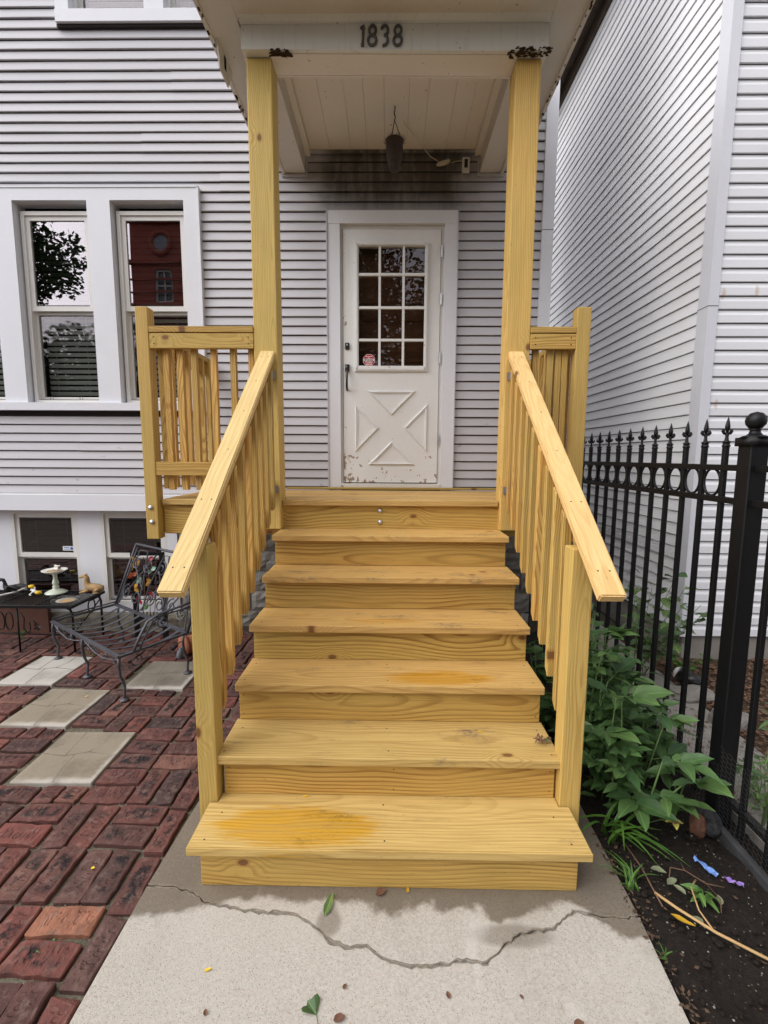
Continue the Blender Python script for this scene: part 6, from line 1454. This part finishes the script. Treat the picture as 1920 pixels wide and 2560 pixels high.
gf = b.obj('garden_bird', 'grey_fig', None, True); tag(gf, 'small grey garden bird ornament standing on the bricks near the pot', 'ornament')

# ------------------------------------------------------------------ ACROSS THE STREET (seen mirrored in the panes)
t = NT('far_red_brick'); p = t.pos(); bk_ = t.n('TexBrick'); t.l(t.vmap(p, (1, 1, 1)), bk_.inputs[0]); bk_.inputs['Scale'].default_value = 3.0
n_ = t.noise(p, 1.5, 4); t.bsdf(t.mix(n_, (0.30, 0.080, 0.060), (0.44, 0.14, 0.10)), 0.85, 0.2); M['red_brick_far'] = t.m
tw = thing('brick_tower', 'red brick building with a round window reflected in the house panes', 'building', (-11, -27, 0))
YT = -24.0
walls = MB()
for (a, c, d, e) in rects_minus(-16.4, -8.0, 0, 17.6, [(-14.9, -13.8, 11.2, 13.3), (-12.4, -11.3, 11.2, 13.3), (-14.9, -13.8, 5.0, 7.6), (-12.4, -11.3, 5, 7.6)]): walls.box(a, c, YT-0.5, YT, d, e)
walls.box(-16.4, -8, YT-8, YT-0.9, 0, 17.5); walls.obj('wall', M['red_brick_far'], tw)
b = MB()
for z in (9.6, 10.9, 13.6, 15.9, 17.4): b.box(-16.6, -7.8, YT-0.05, YT+0.22, z, z+0.22)
for z in (2.0, 3.2, 8.4, 11.8, 12.6, 16.4): b.box(-16.5, -7.9, YT-0.05, YT+0.08, z, z+0.10)
b.prism([(-16.7, 17.6), (-7.7, 17.6), (-12.2, 20.5)], 'y', YT-8, YT+0.2); b.obj('cornice', M['red_brick_far'], tw)
for x0, x1, z0, z1 in ((-14.9, -13.8, 11.2, 13.3), (-12.4, -11.3, 11.2, 13.3), (-14.9, -13.8, 5, 7.6), (-12.4, -11.3, 5, 7.6)):
    w = frame('window', x0, x1, z0, z1, 0.13, YT-0.3, YT-0.15, 'vinyl', tw); b = MB(); b.box((x0+x1)/2-0.04, (x0+x1)/2+0.04, YT-0.28, YT-0.17, z0+0.13, z1-0.13); b.box(x0+0.13, x1-0.13, YT-0.275, YT-0.175, (z0+z1)/2-0.04, (z0+z1)/2+0.04); b.obj('muntin', 'vinyl', w); b = MB(); b.box(x0, x1, YT-0.36, YT-0.31, z0, z1); b.obj('pane', plain('far_pane', (0.16, 0.17, 0.20), 0.3), w)
b = MB(); b.tube([(-14.4+0.62*math.cos(R(a)), YT+0.05, 14.75+0.62*math.sin(R(a))) for a in range(0, 360, 15)], 0.16, 8, closed=True); rw = b.obj('round_window', M['red_brick_far'], tw, True)
b = MB(); b.tube([(-14.4, YT+0.01, 14.75), (-14.4, YT+0.04, 14.75)], 0.55, 24); b.obj('round_pane', plain('round_pane', (0.30, 0.32, 0.36), 0.2), rw)
def tree(label, x, y, h, cr, cz, seed, n=7000, squash=1.0):
    q = random.Random(seed); t = thing('street_tree', label, 'tree', (x, y, -0.07), 'street trees behind the viewer')
    b = MB(); b.tube([(x, y, -0.1), (x+0.1, y, cz*0.5), (x, y+0.1, cz), (x+0.1, y, cz+cr*0.6)], [0.22, 0.17, 0.11, 0.03], 8)
    cl_ = []
    for i in range(22):
        v = Vector((q.gauss(0, 1), q.gauss(0, 1), q.gauss(0, 0.8))).normalized()*cr*q.uniform(0.45, 1.0); c = Vector((x, y, cz))+Vector((v.x, v.y, v.z*squash)); cl_.append((c, cr*q.uniform(0.22, 0.42)))
        b.tube([(x, y, cz*0.75), ((x+c.x)/2, (y+c.y)/2, (cz*0.8+c.z)/2+0.1), c], [0.07, 0.045, 0.012], 5)
    b.obj('trunk', 'bark', t, True)
    b = MB()
    for i in range(n):
        c, r_ = q.choice(cl_); v = Vector((q.gauss(0, 1), q.gauss(0, 1), q.gauss(0, 1))).normalized()*r_*q.random()**0.4; p = c+v
        d = Vector((q.uniform(-1, 1), q.uniform(-1, 1), q.uniform(-0.6, 0.6))).normalized(); s_ = d.orthogonal().normalized(); L = q.uniform(0.07, 0.13)
        b.v += [tuple(p-d*L), tuple(p+s_*L*0.5), tuple(p+d*L), tuple(p-s_*L*0.5)]; k_ = len(b.v)-4; b.f.append((k_, k_+1, k_+2, k_+3))
    me = bpy.data.meshes.new('crown'); me.from_pydata(b.v, [], b.f); me.update(); mobj('crown', me, 'leaf_tree', t)
tree('street tree with thin crown reflected in the tall window', -12.3, -9.0, 9, 2.1, 7.6, 1, 4200)
tree('street tree standing across from the front door', -1.4, -10.5, 8, 3.5, 6.6, 2, 11000)
tree('street tree across from the stairs beside the front-door tree', 3.4, -11.0, 9, 3.5, 6.8, 3, 9000)
tree('bushy street tree across from the white house', 8.5, -10.5, 9, 3.2, 5.6, 4)
tree('low round tree across the street facing the tall windows', -11.2, -10.5, 6, 2.6, 4.1, 5, 9000)
tree('low round tree across the street left of the brick building', -15.5, -11.0, 6, 2.3, 3.8, 6, 4000)
tree('low round tree across the street before the brick building', -7.4, -11.5, 6, 2.3, 3.7, 7, 5000)
